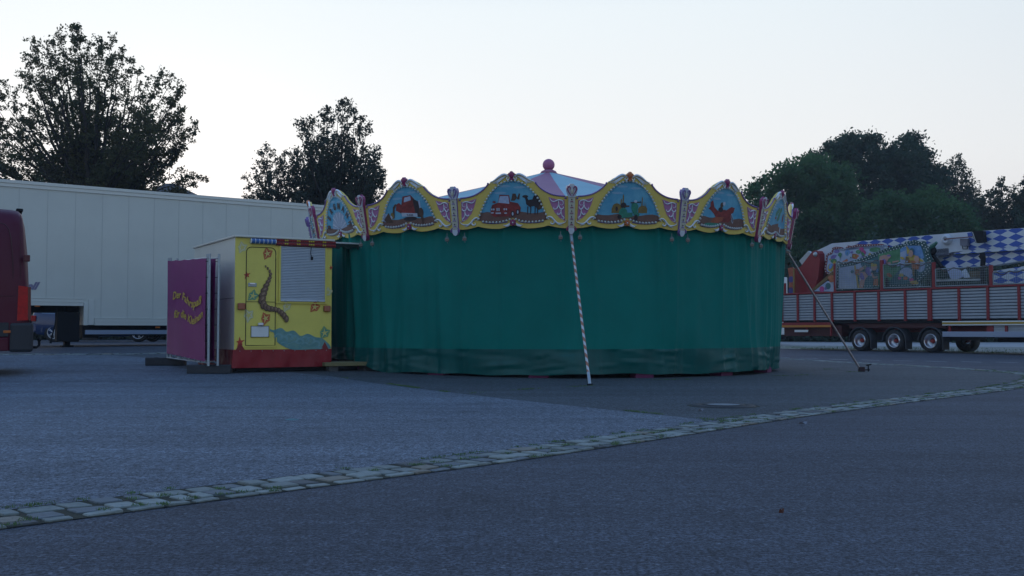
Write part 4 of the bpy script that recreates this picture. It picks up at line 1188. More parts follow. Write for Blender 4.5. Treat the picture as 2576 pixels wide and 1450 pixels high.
while x < xe:
    if x > xb + .1: b.box((x - .006, -.004, (zU if x < xs0 else zL) + .17), (x + .006, -.001, tz - .16), M_gap)
    x += sp_
b.build('panel_joints', tr)
b = MB()
b.box((xb, -.025, tz - .15), (xe, -.001, tz - .06), M_tr2); b.box((xb, -.045, tz - .058), (xe, .02, tz + .02), M_tr2)
def rail(x0, x1, z): b.box((x0, -.035, z - .01), (x1, -.001, z + .07), M_tr2); b.box((x0, -.02, z + .08), (x1, -.001, z + .16), M_tr2); b.box((x0, -.026, z + .163), (x1, -.001, z + .172), M_gap)
rail(xb, xs0 - .02, zU); rail(xs0 + .26, xe, zL)
b.box((xs0 - .01, -.038, zL - .01), (xs0 + .09, -.001, zU + .07), M_tr2); b.box((xs0 + .10, -.02, zL + .0), (xs0 + .24, -.001, zU + .16), M_tr2)
b.build('edge_rails', tr)
b = MB(); vs, fs = text2d('ell', .25, .012, .45)
x0, z0 = T.f(78, 728, -.006); b.add([(x0 + x * 1.1, -.006, z0 + z) for x, z in vs], fs, mat('faded_purple', (.20, .19, .30), .6)); b.build('lettering', tr)
b = MB(); b.box((xs0 + .4, .5, zL - .28), (xe, .62, zL - .001), M_black); b.box((xs0 + .4, 1.9, zL - .28), (xe, 2.02, zL - .001), M_black)
b.box((xb, .5, zU - .16), (xs0 - .01, .65, zU - .001), M_black); b.box((xb, 1.9, zU - .16), (xs0 - .01, 2.05, zU - .001), M_black); b.box((xs0 + .001, .1, .25), (xs0 + .4, TW - .1, zL - .001), M_black)
b.build('chassis', tr)
b = MB(); x0 = T.f(211, 836)[0]; z = T.f(300, 836)[1]; b.box((x0 + .03, -.02, z - .055), (xe - 4.4, .02, z + .055), mat('guard_aluminium', (.30, .37, .50), .4, .3)); b.build('side_guard', tr)
for x in (x0 - .3,):
    for y in (.45,):
        b = MB(); b.box((x - .07, y - .07, .05), (x + .07, y + .07, zU - .001), M_black); b.rbox((x - .14, y - .14, .0), (x + .14, y + .14, .06), M_black, .01); b.build('landing_leg', tr)
b = MB(); b.rbox((x0 - .62, .08, .16), (x0 - .08, .35, zU - .17), M_black, .02); b.build('stowage_box', tr)
xx_, zz_ = T.f(132, 800)
b = MB(); b.tube([(xx_ + .1, -.03, 1.0), (xx_ + .05, -.05, .6), (xx_, -.05, .35), (xx_ - .05, -.06, .12)], [.012, .014, .02, .028], M_black, 8); b.build('hanging_hose', tr)
for q in ((300, 771), (1268 * .4966 / 1.59 + 780 * 0, 823)):
    pass
for vx, vy in ((93.5, 770.5), (396, 824)):
    x, z = T.f(vx, vy); b = MB(); b.rbox((x - .06, -.03, z - .02), (x + .06, -.005, z + .02), mat('amber_marker', (.45, .11, .01), .3), .006); b.build('marker_lamp', tr)
for k in range(2):
    for y in (.16, TW - .16):
        t = MB(); r_ = MB(); wheel(t, r_, (5.9 + 1.3 * k, y, .45), .44, .3); w_ = t.build('wheel', tr); r_.build('rim', w_)
# ------------------------------------------------------------------ blue car seen under the trailer
K = Frame(at(77, 832, 35.6) * 1, R(2)); K = Frame((K.o.x, K.o.y, ground(K.o.x + 2, K.o.y) + .0), R(2))
M_cblue = mat('car_blue', (.020, .045, .13), .25, coat=.6)
M_cglass = mat('car_glass_sky_tint', (.10, .16, .27), .12, spec=.8)  # pane colour lightened to carry a sky reflection
cr_ = empty('parked_car', K.o, K.rz, 'dark blue estate car parked on the far side of the white box trailer', 'car')
def car_body():
    L = 4.75; WCR = 1.8; b = MB()
    st = [(0, .45, .90, 1.0), (.04, .35, .95, 1.15), (.15, .28, .98, 1.32), (.35, .25, .98, 1.41), (.8, .22, .97, 1.46), (1.6, .2, .95, 1.48), (2.4, .2, .93, 1.46), (2.9, .2, .92, 1.40), (3.3, .2, .91, 1.18), (3.6, .2, .90, .96), (4.2, .24, .82, .86), (4.6, .3, .70, .74), (4.75, .4, .58, .62)]
    k = 0; vs = []
    for x, zb, zbelt, zt in st:
        ins = .10 if x < .05 or x > 4.7 else .04 if x < .2 or x > 4.5 else 0
        w = WCR
        prof = [(ins + .08, zb), (ins + .02, zb + .1), (ins, (zb + zbelt) / 2), (ins + .03, zbelt), (ins + .03 + .45 * (zt - zbelt), zt - .06 * min(1, (zt - zbelt) * 4)), (ins + .09 + .52 * (zt - zbelt), zt), (w / 2, zt + .015)]
        prof += [(w - p[0], p[1]) for p in prof[::-1][1:]]
        vs += [(x, p[0], p[1]) for p in prof]; k = len(prof)
    fs = [(i * k + j, (i + 1) * k + j, (i + 1) * k + j + 1, i * k + j + 1) for i in range(len(st) - 1) for j in range(k - 1)]
    fs += [list(range(k)), list(range((len(st) - 1) * k, len(st) * k))[::-1]]
    b.add(vs, fs, M_cblue, True); o = b.build('body', cr_)
    for p in o.data.polygons:
        if len(p.vertices) > 4: p.use_smooth = False
    for (xa, xb_, xc, xd) in ((.35, .42, 1.15, 1.15), (1.22, 1.22, 2.10, 2.10), (2.17, 2.17, 2.75, 3.2)):
        for s_ in (0, 1):
            y0, y1 = (.026, .19) if s_ == 0 else (WCR - .026, WCR - .19)
            b = MB(); q = [(xa, y0, .99), (xd, y0, .96), (xc, y1, 1.385), (xb_, y1, 1.385)]
            b.add(q, [(0, 1, 2, 3)] if s_ == 0 else [(3, 2, 1, 0)], M_cglass); b.build('window', cr_)
    b = MB(); b.rbox((-.02, .02, .72), (.16, .34, .92), M_tl, .02); b.build('tail_lamp', cr_)
    b = MB(); b.rbox((-.02, WCR - .34, .72), (.16, WCR - .02, .92), M_tl, .02); b.build('tail_lamp', cr_)
    b = MB(); b.rbox((-.06, .05, .34), (.2, WCR - .05, .62), M_cblue, .05); b.build('rear_bumper', cr_)
    b = MB(); b.rbox((-.075, WCR / 2 - .26, .66), (-.0, WCR / 2 + .26, .78), M_white, .01); b.build('number_plate', cr_)
    for x in (.78, 3.68):
        for y in (.12, WCR - .12):
            t = MB(); r_ = MB(); wheel(t, r_, (x, y, .33), .33, .22, rr0=.66); wo = t.build('wheel', cr_)
            Mx = Matrix.Translation((x, y, .33)) @ Matrix.Rotation(PI / 2, 4, 'X')
            sy = 1 if y < 1 else -1
            for i in range(5):
                for dd in (-.13, .13):
                    a = i * 2 * PI / 5 + dd
                    r_.tube([Mx @ Vector((.05 * cos(a), .05 * sin(a), .11 * sy)), Mx @ Vector((.20 * cos(a), .20 * sin(a), .11 * sy))], .011, M_chrome, 6)
            r_.lathe([(.0, .12 * sy), (.055, .115 * sy), (.06, .09 * sy)], M_chrome, 12, Mx); r_.lathe([(0, .02 * sy), (.21, .02 * sy)], M_black, 16, Mx)
            r_.build('rim', wo)
    for x in (.78, 3.68):
        b = MB(); Mx = Matrix.Translation((x, .02, .34)) @ Matrix.Rotation(PI / 2, 4, 'X')
        b.lathe([(.36, -.02), (.42, .018), (.44, .0)], M_cblue, 20, Mx, a0=0, a1=PI); b.lathe([(.0, -.05), (.37, .0)], M_black, 20, Mx, a0=0, a1=PI); b.build('wheel_arch', cr_)
car_body()

# ------------------------------------------------------------------ flatbed ride trailer on the far road
RO = Vector((10.92, 41.58, 0)); G = Frame((RO.x, RO.y, .05), math.atan2(-8.58, 5.58))
Z7 = lambda x, y: ((3096 + x / 2.266) / 1.5901, (880 + y / 2.266) / 1.5901)
Z6 = lambda x, y: ((3200 + x / 4.6) / 1.5901, (940 + y / 4.6) / 1.5901)
ZN = lambda x, y: ((3096 + x / 4.833) / 1.5901, (900 + y / 4.833) / 1.5901)
Z9 = lambda x, y: ((3600 + x / 4.833) / 1.5901, (900 + y / 4.833) / 1.5901)
def gf(Zf, P, yo=0.): return [G.f(*Zf(*p), yo) for p in P]
M_gred = mat('trailer_red', (.24, .015, .022), .45, var=.12, vs=3)
M_alu = mat('dropside_aluminium', (.36, .41, .46), .5, .35, var=.08, vs=4)
rt = empty('ride_trailer', G.o, G.rz, 'red and grey flatbed trailer loaded with a folded fairground ride on the far road', 'trailer')
zt = G.f(*Z7(75, 670))[1]; zd = G.f(*Z7(75, 915))[1]; LR = 16.0
zt = (zt + G.f(*Z7(2200, 586))[1]) / 2; zd = (zd + G.f(*Z7(2200, 895))[1]) / 2
posts = [75, 218, 370, 528, 735, 952, 1192, 1415, 1680, 1942, 2225]
px_ = [G.f(*Z7(x, 780))[0] for x in posts]
d_ = (px_[-1] - px_[-3]) / 2
while px_[-1] < LR: px_.append(px_[-1] + d_)
for i in range(len(px_) - 1):
    x0, x1 = px_[i] + .04, px_[i + 1] - .04
    b = MB(); nb = 10; hh = (zt - zd - .06) / nb
    for j in range(nb):
        z = zd + hh * j
        b.add([(x0, .03, z + .006), (x0, .0, z + .02), (x0, .0, z + hh - .02), (x0, .03, z + hh - .006), (x1, .03, z + .006), (x1, .0, z + .02), (x1, .0, z + hh - .02), (x1, .03, z + hh - .006)],
              [(0, 4, 5, 1), (1, 5, 6, 2), (2, 6, 7, 3)], M_alu)
    b.box((x0, .031, zd), (x1, .06, zt - .05), M_black)
    b.build('dropside', rt)
for i, x in enumerate(px_):
    w = .085 if i == 7 else .045
    b = MB(); b.rbox((x - w, -.045, zd - .05), (x + w, .05, zt - .056), M_gred, .008); b.build('stanchion', rt)
b = MB(); b.rbox((px_[0] - .05, -.05, zt - .055), (LR, .07, zt + .005), M_gred, .012); b.build('top_rail', rt)
b = MB(); b.box((px_[0], .061, zd - .12), (LR, 2.45, zd - .002), M_black); b.box((px_[0], 2.46, zd - .12), (LR, 2.5, zt), M_alu); b.box((px_[0], .7, zd - .45), (LR, .85, zd - .121), M_gred); b.box((px_[0] + .6, 1.65, zd - .45), (LR, 1.8, zd - .121), M_gred)
b.build('deck', rt)
# stakes standing on the rail
for x, y0 in ((97, 575), (550, 395), (976, 365), (1446, 385), (1965, 410)):
    a = G.f(*Z7(x, y0)); w = .06 if x > 900 else .045; b = MB(); b.rbox((a[0] - w, -.03, zt + .006), (a[0] + w, .05, a[1]), M_gred, .01); b.build('stake', rt)
# wire mesh guards
M_wire = mat('mesh_wire', (.26, .31, .33), .5, .3)
def mesh_guard(q):
    (xa, za), (xb_, zb_), (xc, zc), (xd, zd_) = [G.f(*Z7(*p), .0) for p in q]
    b = MB(); P = [(xa, za), (xb_, zb_), (xc, max(zc, zt + .03)), (xd, max(zd_, zt + .03))]
    b.tube([(x, .0, z) for x, z in P + P[:1]], .024, M_wire, 6)
    fr = b.build('mesh_guard', rt)
    b = MB(); n = int((xb_ - xa) / .075)
    for i in range(1, n):
        t = i / n; x = xa + (xb_ - xa) * t; zt_ = za + (zb_ - za) * t; zb2 = P[3][1] + (P[2][1] - P[3][1]) * t
        b.box((x - .0035, .002, zb2), (x + .0035, .008, zt_), M_wire)
    n = int((za - P[3][1]) / .075)
    for j in range(1, n):
        z = P[3][1] + (za - P[3][1]) * j / n; b.box((xa, -.006, z - .0035), (xb_, .001, z + .0035), M_wire)
    b.build('wire_mesh', fr)
    b = MB(); P2 = []
    for i in range(25):
        t = i / 24; x = xa + (xb_ - xa) * t; P2.append((x, -.03 + .03 * cos(t * 22), za + (zb_ - za) * t + .05 * sin(t * 22) - .04 * abs(sin(t * PI * 2))))
    b.tube(P2, .015, mat('brown_rope', (.10, .075, .07), .8), 6); b.build('rope', fr)
for q in ([(565, 388), (955, 372), (955, 620), (560, 628)], [(990, 408), (1430, 392), (1425, 605), (995, 618)], [(1465, 448), (1942, 422), (1940, 592), (1468, 603)], [(1985, 482), (2420, 445), (2420, 575), (1988, 590)]): mesh_guard(q)
# lozenge paint
def lozenge(name, a, c, ox=0., oz=0.):
    m = bpy.data.materials.new(name); m.use_nodes = True; t = m.node_tree; bs = t.nodes['Principled BSDF']; bs.inputs['Roughness'].default_value = .4
    tcn = t.nodes.new('ShaderNodeTexCoord'); s_ = t.nodes.new('ShaderNodeSeparateXYZ'); t.links.new(tcn.outputs['Object'], s_.inputs[0])
    def M(op, x, y=None, k=None):
        n = t.nodes.new('ShaderNodeMath'); n.operation = op
        t.links.new(x, n.inputs[0]) if not isinstance(x, float) else None
        if y is not None: t.links.new(y, n.inputs[1])
        if k is not None: n.inputs[1].default_value = k
        return n.outputs[0]
    u = M('MULTIPLY', M('ADD', s_.outputs[0], k=ox), k=1 / a); v = M('MULTIPLY', M('ADD', s_.outputs[2], k=oz), k=1 / c)
    p = M('FLOOR', M('ADD', u, v)); q = M('FLOOR', M('SUBTRACT', u, v)); w = M('FLOORED_MODULO', M('ADD', p, q), k=2.)
    x = t.nodes.new('ShaderNodeMix'); x.data_type = 'RGBA'; x.inputs[6].default_value = (.56, .62, .68, 1); x.inputs[7].default_value = (.02, .09, .42, 1)
    t.links.new(w, x.inputs[0]); t.links.new(x.outputs[2], bs.inputs['Base Color']); MATS[name] = m
    return m
# the pattern lies on blue diamonds a wide and c high
M_loz = lozenge('blue_white_lozenges', .56, .235, .1, -.02)
M_loz2 = lozenge('blue_white_lozenges_small', .56, .24, .0, .07)
M_gw = mat('boom_white', (.56, .62, .70), .4, var=.05)
# upper boom
P = gf(Z7, [(388, 280), (525, 214), (1000, 175), (1430, 136), (1800, 107), (2266, 73), (2420, 62), (2420, 215), (2266, 232), (1900, 262), (1620, 292), (1500, 320), (1460, 355), (410, 372)], 1.0)
b = MB(); b.prism(P, 1.0, 1.55, M_gw); boom = b.build('upper_boom', rt)
b = MB()
b.prism(gf(Z7, [(742, 218), (745, 197), (1000, 175), (1440, 138), (1440, 200), (1340, 240), (1000, 300), (760, 330)], 1.0), .988, .999, M_loz)
b.prism(gf(Z9, [(1310, 190), (1300, 160), (1400, 140), (2397, 60), (2650, 40), (2650, 395), (2397, 410), (1650, 450), (1330, 470), (1325, 300)], 1.0), .988, .999, M_loz)
b.prism(gf(Z9, [(1050, 560), (1330, 475), (1650, 455), (2397, 415), (2650, 400), (2650, 465), (2397, 488), (1600, 535), (1090, 570)], 1.0), .986, .999, M_loz2)
b.build('lozenge_paint', boom)
b = MB(); x, z = G.f(*Z9(900, 285), .95)
Mx = Matrix.Translation((x, .95, z)) @ Matrix.Rotation(PI / 2, 4, 'X')
b.lathe([(0, .06), (.08, .06), (.085, .09), (.13, .09), (.14, .05), (.18, .05), (.19, -.04)], M_gw, 28, Mx)
b.lathe([(.0, .11), (.03, .11), (.03, .06)], mat('old_rose', (.16, .07, .07), .6), 12, Mx); b.build('pivot_drum', boom)
P = gf(Z9, [(890, 262), (1400, 222), (1405, 240), (895, 285)], .8); b = MB(); b.prism(P, .78, .82, mat('old_rose', (.16, .07, .07), .6)); b.build('strut', boom)
P = gf(Z9, [(1395, 140), (1440, 120), (1610, 120), (1635, 330), (1470, 350)], .7); b = MB(); b.prism(P, .66, .85, M_black); b.prism(gf(Z9, [(1395, 140), (1410, 138), (1480, 348), (1468, 350)], .66), .655, .659, M_steel); b.build('floodlight', rt)
P = gf(Z9, [(1175, 270), (1325, 270), (1325, 410), (1180, 405)], .9); b = MB(); b.prism(P, .85, .97, mat('grey_box', (.16, .17, .22), .6)); b.tube([(P[3][0] + .05, .9, P[3][1]), (P[3][0] + .08, .88, P[3][1] - .12), (P[2][0] - .05, .9, P[2][1] - .10), (P[2][0] - .03, .9, P[2][1])], .015, M_black, 6); b.build('junction_box', rt)
# lower boom with lozenges
P = gf(Z9, [(690, 600), (1060, 590), (1650, 545), (2397, 500), (2650, 480), (2650, 640), (2397, 690), (1800, 790), (1560, 800), (1100, 830), (820, 800), (760, 700)], 1.2)
b = MB(); b.prism(P, 1.2, 1.6, M_gw); b2 = b.build('lower_boom', rt)
P = gf(Z9, [(760, 690), (860, 630), (1060, 592), (1650, 548), (2397, 503), (2650, 482), (2650, 636), (2397, 686), (1800, 785), (1560, 797), (1100, 826), (830, 795)], 1.2)
b = MB(); b.prism(P, 1.188, 1.199, M_loz); b.build('lozenge_paint', b2)
P = gf(Z9, [(1780, 900), (2200, 830), (2397, 800), (2650, 770), (2650, 1120), (1800, 1130)], .8)
b = MB(); b.prism(P, .8, 1.1, M_loz2); b.build('folded_arm', rt)
P = gf(Z9, [(700, 480), (975, 450), (975, 590), (690, 610)], 1.1); b = MB(); b.prism(P, 1.0, 1.3, mat('shadow_steel', (.13, .14, .2), .6)); b.build('boom_joint', rt)
# black hydraulic arms and lamps
for P_, w in (([(600, 480), (640, 590), (720, 700), (820, 830)], .07), ([(1590, 540), (1610, 650), (1600, 780), (1600, 1130)], .085), ([(1540, 600), (1600, 680)], .05)):
    q = gf(Z9, P_, .6); b = MB(); b.tube([(x, .6, z) for x, z in q], w, M_black, 8); b.build('hydraulic_arm', rt)
q = gf(Z9, [(620, 500)], .55)[0]; b = MB(); b.ball((q[0], .55, q[1]), .17, M_black, 14, 8, (1, .7, 1)); b.build('lamp_head', rt)
q = gf(Z9, [(560, 540), (640, 420), (730, 340)], .55); b = MB(); b.tube([(x, .5, z) for x, z in q], [.02, .09, .05], mat('green_cover', (.03, .14, .10), .5), 8); b.build('lamp_arm', rt)
P = gf(Z9, [(880, 790), (1000, 700), (1070, 730), (1220, 1000), (1060, 1090), (1000, 1060)], .45); b = MB(); b.prism(P, .42, .5, mat('pale_blue_board', (.40, .46, .62), .5, var=.1)); b.build('tilted_board', rt)
P = gf(Z9, [(1190, 900), (1260, 850), (1320, 960), (1350, 1020), (1240, 1030)], .5); b = MB(); b.prism(P, .5, .55, M_gw); b.build('small_board', rt)
P = gf(Z9, [(1350, 900), (1480, 890), (1480, 1020), (1350, 1030)], .6); b = MB(); b.prism(P, .58, .9, mat('timber_box', (.12, .09, .045), .7, var=.2)); b.build('crate', rt)
P = gf(Z9, [(690, 1060), (1540, 1040), (1540, 1075), (690, 1100)], .3); b = MB(); b.prism(P, .28, .36, M_steel); b.build('cross_bar', rt)
# red bracket on the left
P = gf(Z7, [(188, 445), (240, 425), (345, 290), (370, 278), (396, 283), (412, 310), (414, 380), (400, 520), (360, 640), (330, 668), (188, 668)], .7)
b = MB(); b.prism(P, .7, 1.5, M_gred); x, z = G.f(*Z7(376, 313), .7); b.lathe([(0, .03), (.09, .03), (.10, -.01)], M_steel, 16, Matrix.Translation((x, .69, z)) @ Matrix.Rotation(PI / 2, 4, 'X')); b.build('red_bracket', rt)
P = gf(Z7, [(412, 365), (470, 375), (520, 480), (430, 560), (340, 660), (400, 520)], 1.0); b = MB(); b.prism(P, 1.0, 1.45, mat('dark_red', (.055, .008, .010), .6)); b.build('bracket_web', rt)
P = gf(Z7, [(236, 372), (318, 283), (342, 305), (262, 410)], .9); b = MB(); b.prism(P, .85, 1.0, M_steel); b.build('motor_box', rt)
P = gf(Z7, [(125, 440), (165, 430), (185, 445), (186, 665), (135, 665), (138, 520)], .4); b = MB(); b.prism(P, .4, .47, P_or)
for px, py, m in ((155, 540, mat('petal_blue', (.05, .05, .22), .6)), (158, 600, P_or), (155, 640, mat('petal_blue', (.05, .05, .22), .6))): b.prism(ell(*G.f(*Z7(px, py), .39), .14, .13, 10), .385, .395, m)
b.prism(gf(Z7, [(172, 440), (186, 440), (186, 665), (172, 665)], .38), .375, .384, P_gd); b.build('painted_pillar', rt)
# painted scenery panels edged with bulbs
A_w = mat('scenery_white', (.45, .52, .62), .5, col2=(.22, .30, .50), vs=2.2); A_b = mat('scenery_blue', (.04, .16, .42), .5, col2=(.16, .34, .58), vs=5)
A_g = mat('scenery_green', (.025, .15, .06), .5, col2=(.10, .30, .16), vs=4); A_t = mat('scenery_teal', (.03, .13, .15), .5, var=.2); A_p = mat('scenery_pink', (.42, .05, .20), .5, var=.3, vs=6)
A_s = mat('scenery_skin', (.45, .27, .22), .6, var=.12, vs=5); A_o = mat('scenery_orange', (.40, .13, .05), .5, var=.3, vs=5); A_y = mat('scenery_yellow', (.44, .33, .06), .5, var=.3, vs=5)
A_v = mat('scenery_violet', (.16, .12, .36), .5, var=.3, vs=4); A_dr = mat('frame_dark_red', (.17, .028, .035), .5); A_dg = mat('frame_dark_green', (.015, .075, .075), .5); A_bk = mat('scenery_gold_bar', (.15, .10, .035), .6, var=.3, vs=9)
def scenery(name, Zf, out_pts, fill, items, y, frame_m, bulb_rows=1, fr=.10, closed_bulbs=True):
    o = cr2(gf(Zf, out_pts, y), 5, True)
    b = MB(); b.prism(o, y, y + .06, frame_m); pn = b.build(name, rt)
    cx = sum(p[0] for p in o) / len(o); cz = sum(p[1] for p in o) / len(o)
    n = len(o); ar = sum(o[i][0] * o[(i + 1) % n][1] - o[(i + 1) % n][0] * o[i][1] for i in range(n)); sg = 1 if ar > 0 else -1
    def off(dist):
        r_ = []
        for i in range(n):
            a, c = Vector(o[i - 1]), Vector(o[(i + 1) % n]); d = (c - a).normalized(); nn = Vector((-d.y, d.x)) * sg
            r_.append((o[i][0] + nn.x * dist, o[i][1] + nn.y * dist))
        return r_
    b = MB(); b.prism(off(fr), y - .012, y - .001, fill); yy = y - .0135
    for kind, a, m in items:
        yy -= .0015
        if kind == 'P': b.flat(gf(Zf, a, y), yy, m)
        else:
            c0 = G.f(*Zf(a[0], a[1]), y); cx_ = G.f(*Zf(a[0] + a[2], a[1]), y); cz_ = G.f(*Zf(a[0], a[1] - a[3]), y)
            b.flat(ell(c0[0], c0[1], abs(cx_[0] - c0[0]), abs(cz_[1] - c0[1]), 14, a[4] if len(a) > 4 else 0), yy, m)
    rq = random.Random(len(items)); xs_ = [p[0] for p in o]; zs_ = [p[1] for p in o]; ins_ = off(fr * 1.8)
    for _ in range(90):
        x = rq.uniform(min(xs_), max(xs_)); z = rq.uniform(min(zs_), max(zs_)); r_ = rq.uniform(.03, .13); k_ = rq.uniform(.3, 1); a_ = rq.uniform(0, PI)
        if not all(inside(p_, ins_) for p_ in ell(x, z, r_, r_ * k_, 6, a_)): continue
        yy -= .0006; b.flat(ell(x, z, r_, r_ * k_, 9, a_), yy, rq.choice([A_w, A_w, A_b, A_g, A_t, A_v, A_s, A_y, A_o, fill]))
    b.build('painting', pn)
    b = MB()
    for row in range(bulb_rows):
        path = [Vector(p) for p in off(fr * (row + .5) / bulb_rows)]; path.append(path[0])
        for p in resample(path, .115 if bulb_rows == 1 else .125): b.ball((p.x, y - .03, p.y), .021, M_bulb, 6, 4)
    b.build('light_bulbs', pn)
scenery('scenery_panel', ZN, [(1040, 960), (985, 900), (980, 820), (1000, 720), (1010, 590), (1060, 545), (1110, 520), (1125, 450), (1190, 425), (1290, 430), (1350, 455), (1390, 440), (1430, 400), (1490, 410), (1550, 395), (1640, 375), (1750, 378), (1850, 375), (1950, 370), (2040, 368), (2110, 380), (2160, 420), (2220, 420), (2000, 640), (1700, 760), (1300, 800), (1150, 960)],
        A_w, [('E', (1220, 515, 55, 35), A_v), ('E', (1170, 630, 70, 50), A_v), ('E', (1160, 700, 60, 45), A_g), ('E', (1100, 830, 60, 80), A_y), ('P', [(1300, 725), (1420, 655), (1440, 700), (1340, 735)], A_o), ('E', (1575, 610, 80, 50, -.2), A_o),
              ('P', [(1420, 490), (1440, 480), (1490, 580), (1470, 585)], A_t), ('E', (1430, 540, 50, 60), A_b), ('E', (1960, 480, 110, 45), A_g), ('E', (1640, 520, 50, 40), A_g), ('E', (1700, 470, 45, 35), A_p), ('E', (1740, 540, 48, 50), A_p), ('P', [(1690, 570), (1820, 610), (1800, 625), (1700, 590)], A_s)], .62, A_dr)
scenery('scenery_panel', Z6, [(690, 600), (690, 520), (850, 500), (1050, 455), (1180, 410), (1400, 320), (1600, 245), (1800, 190), (1920, 160), (1930, 125), (2040, 115), (2100, 90), (2200, 125), (2290, 120), (2330, 200), (2390, 230), (2380, 330), (2420, 440), (2420, 560), (2380, 700), (2250, 800), (2200, 900), (2150, 985), (1000, 1005), (720, 1000)],
        A_t, [('P', [(720, 610), (1010, 560), (1060, 985), (720, 985)], A_w), ('P', [(1440, 360), (1880, 240), (1900, 560), (1700, 800), (1560, 960), (1420, 960), (1470, 600)], A_g), ('P', [(1850, 260), (1960, 200), (2230, 200), (2290, 420), (2100, 560), (1850, 560)], A_b), ('P', [(1850, 330), (1960, 280), (1960, 560), (1860, 620)], A_w),
              ('E', (1960, 720, 130, 120), A_w), ('E', (2220, 560, 90, 130), A_w), ('P', [(1000, 560), (1120, 520), (1170, 640), (1060, 660)], A_w), ('P', [(1000, 560), (1030, 560), (1100, 985), (1070, 985)], A_y), ('P', [(1190, 700), (1340, 780), (1350, 985), (1190, 985)], A_t),
              ('P', [(1060, 640), (1220, 560), (1240, 600), (1090, 690)], A_s), ('P', [(1080, 690), (1200, 680), (1260, 760), (1210, 820), (1170, 985), (1100, 985), (1110, 850)], A_s), ('P', [(1080, 700), (1160, 700), (1200, 800), (1170, 840), (1110, 790)], A_v), ('P', [(1210, 600), (1300, 600), (1320, 720), (1280, 760), (1215, 690)], A_v), ('E', (1370, 600, 60, 60), A_s), ('E', (1370, 560, 60, 30), A_y), ('P', [(1310, 700), (1350, 700), (1380, 770), (1440, 760), (1430, 790), (1350, 800)], A_s), ('P', [(1370, 820), (1450, 800), (1450, 940), (1360, 930)], A_o),
              ('P', [(1480, 400), (1560, 370), (1620, 380), (1640, 450), (1600, 540), (1520, 560), (1470, 470)], A_s), ('E', (1640, 400, 45, 40), A_s), ('E', (1650, 385, 40, 16), A_v), ('P', [(1600, 510), (1830, 470), (1835, 490), (1640, 545)], A_s),
              ('P', [(1970, 200), (2000, 230), (2060, 330), (2020, 390), (1980, 340)], A_y), ('E', (2070, 290, 40, 45), A_t), ('P', [(1970, 400), (2120, 370), (2290, 480), (2280, 500), (2140, 470), (2050, 520), (1960, 560)], A_y), ('P', [(2060, 470), (2230, 500), (2200, 640), (2080, 640)], A_o), ('P', [(1960, 400), (2020, 420), (2040, 560), (1950, 560)], A_bk), ('P', [(2080, 620), (2130, 620), (2120, 760), (2080, 740)], A_bk),
              ('E', (1930, 800, 150, 60, -.45), A_t), ('E', (1880, 740, 45, 30), A_y), ('E', (2070, 830, 45, 30), A_p), ('E', (1960, 800, 45, 30), A_o), ('E', (1850, 800, 30, 26), A_p), ('E', (2120, 880, 80, 30, -.1), A_y), ('E', (1620, 880, 30, 90), M_black)], .34, A_dg, 2, .17)
P = gf(ZN, [(735, 1250), (1130, 900), (1155, 960), (790, 1270)], .3); b = MB(); b.prism(P, .28, .33, A_bk); b.build('gold_batten', rt)
P = gf(ZN, [(775, 1285), (1030, 1085), (1155, 1110), (1150, 1290)], .3); b = MB(); b.prism(P, .29, .36, A_w)
for px, py, r_, m in ((1045, 1185, .13, A_t), (925, 1245, .12, A_p), (1000, 1230, .06, A_v)): x, z = G.f(*ZN(px, py), .285); b.prism(ell(x, z, r_, r_, 12), .283, .288, m)
b.build('flower_board', rt)
P = gf(ZN, [(1030, 1010), (1100, 970), (1170, 1000), (1170, 1100), (1070, 1110)], .2); b = MB(); b.prism(P, .22, .26, A_o); b.build('orange_cloth', rt)
# chassis, wheels, guards
wc = [G.f(*Z7(765, 1094)), G.f(*Z7(1075, 1100)), G.f(*Z7(1405, 1106))]
M_fend = mat('mudguard', (.030, .035, .045), .6)
M_hub = mat('hub_red', (.34, .03, .025), .5)
for i, (wx, wz) in enumerate(wc):
    for side in (0, 1):
        y = .24 if side == 0 else 2.26; s_ = 1 if side == 0 else -1; rw = .40
        t = MB(); Mx = Matrix.Translation((wx, y, rw + .0)) @ Matrix.Rotation(PI / 2, 4, 'X')
        t.lathe([(rw * .62, .16), (rw * .9, .17), (rw * .98, .14), (rw, .09), (rw, -.3 * s_ if s_ > 0 else -.16), (rw * .95, -.34 * s_ if s_ > 0 else -.17), (rw * .6, -.2)], M_rubber, 36, Mx)
        wo = t.build('wheel', rt); r_ = MB()
        r_.lathe([(.255, .16 * s_), (.245, .18 * s_), (.225, .15 * s_), (.215, .02 * s_), (.18, -.02 * s_), (.13, .0), (.10, .02 * s_)], M_chrome, 32, Mx)
        for k in range(10): a = k * PI / 5; r_.ball(Mx @ Vector((.155 * cos(a), .155 * sin(a), .015 * s_)), .016, M_chrome, 6, 4)
        r_.build('rim', wo)
        h = MB(); h.lathe([(0, .10 * s_), (.05, .10 * s_), (.065, .07 * s_), (.085, .0)], M_hub, 16, Mx); h.build('hub', wo)
    b = MB(); Mx = Matrix.Translation((wx, .24, rw)) @ Matrix.Rotation(PI / 2, 4, 'X')
    b.lathe([(rw + .06, .17), (rw + .09, .19), (rw + .11, .17), (rw + .11, -.25)], M_fend, 24, Mx, a0=R(0), a1=R(180))
    b.box((wx + rw + .05, .1, .10), (wx + rw + .09, .45, .45), M_fend); b.build('mudguard', rt)
b = MB(); b.box((wc[0][0] - .9, .5, .42), (wc[2][0] + .9, 2.0, zd - .46), M_black); b.box((wc[0][0] - .5, .12, zd - .30), (wc[2][0] + .6, .45, zd - .13), mat('dark_red', (.055, .008, .010), .6)); b.build('axle_group', rt)
x0 = G.f(*Z7(1530, 935))[0]; z = G.f(*Z7(1700, 938))[1]
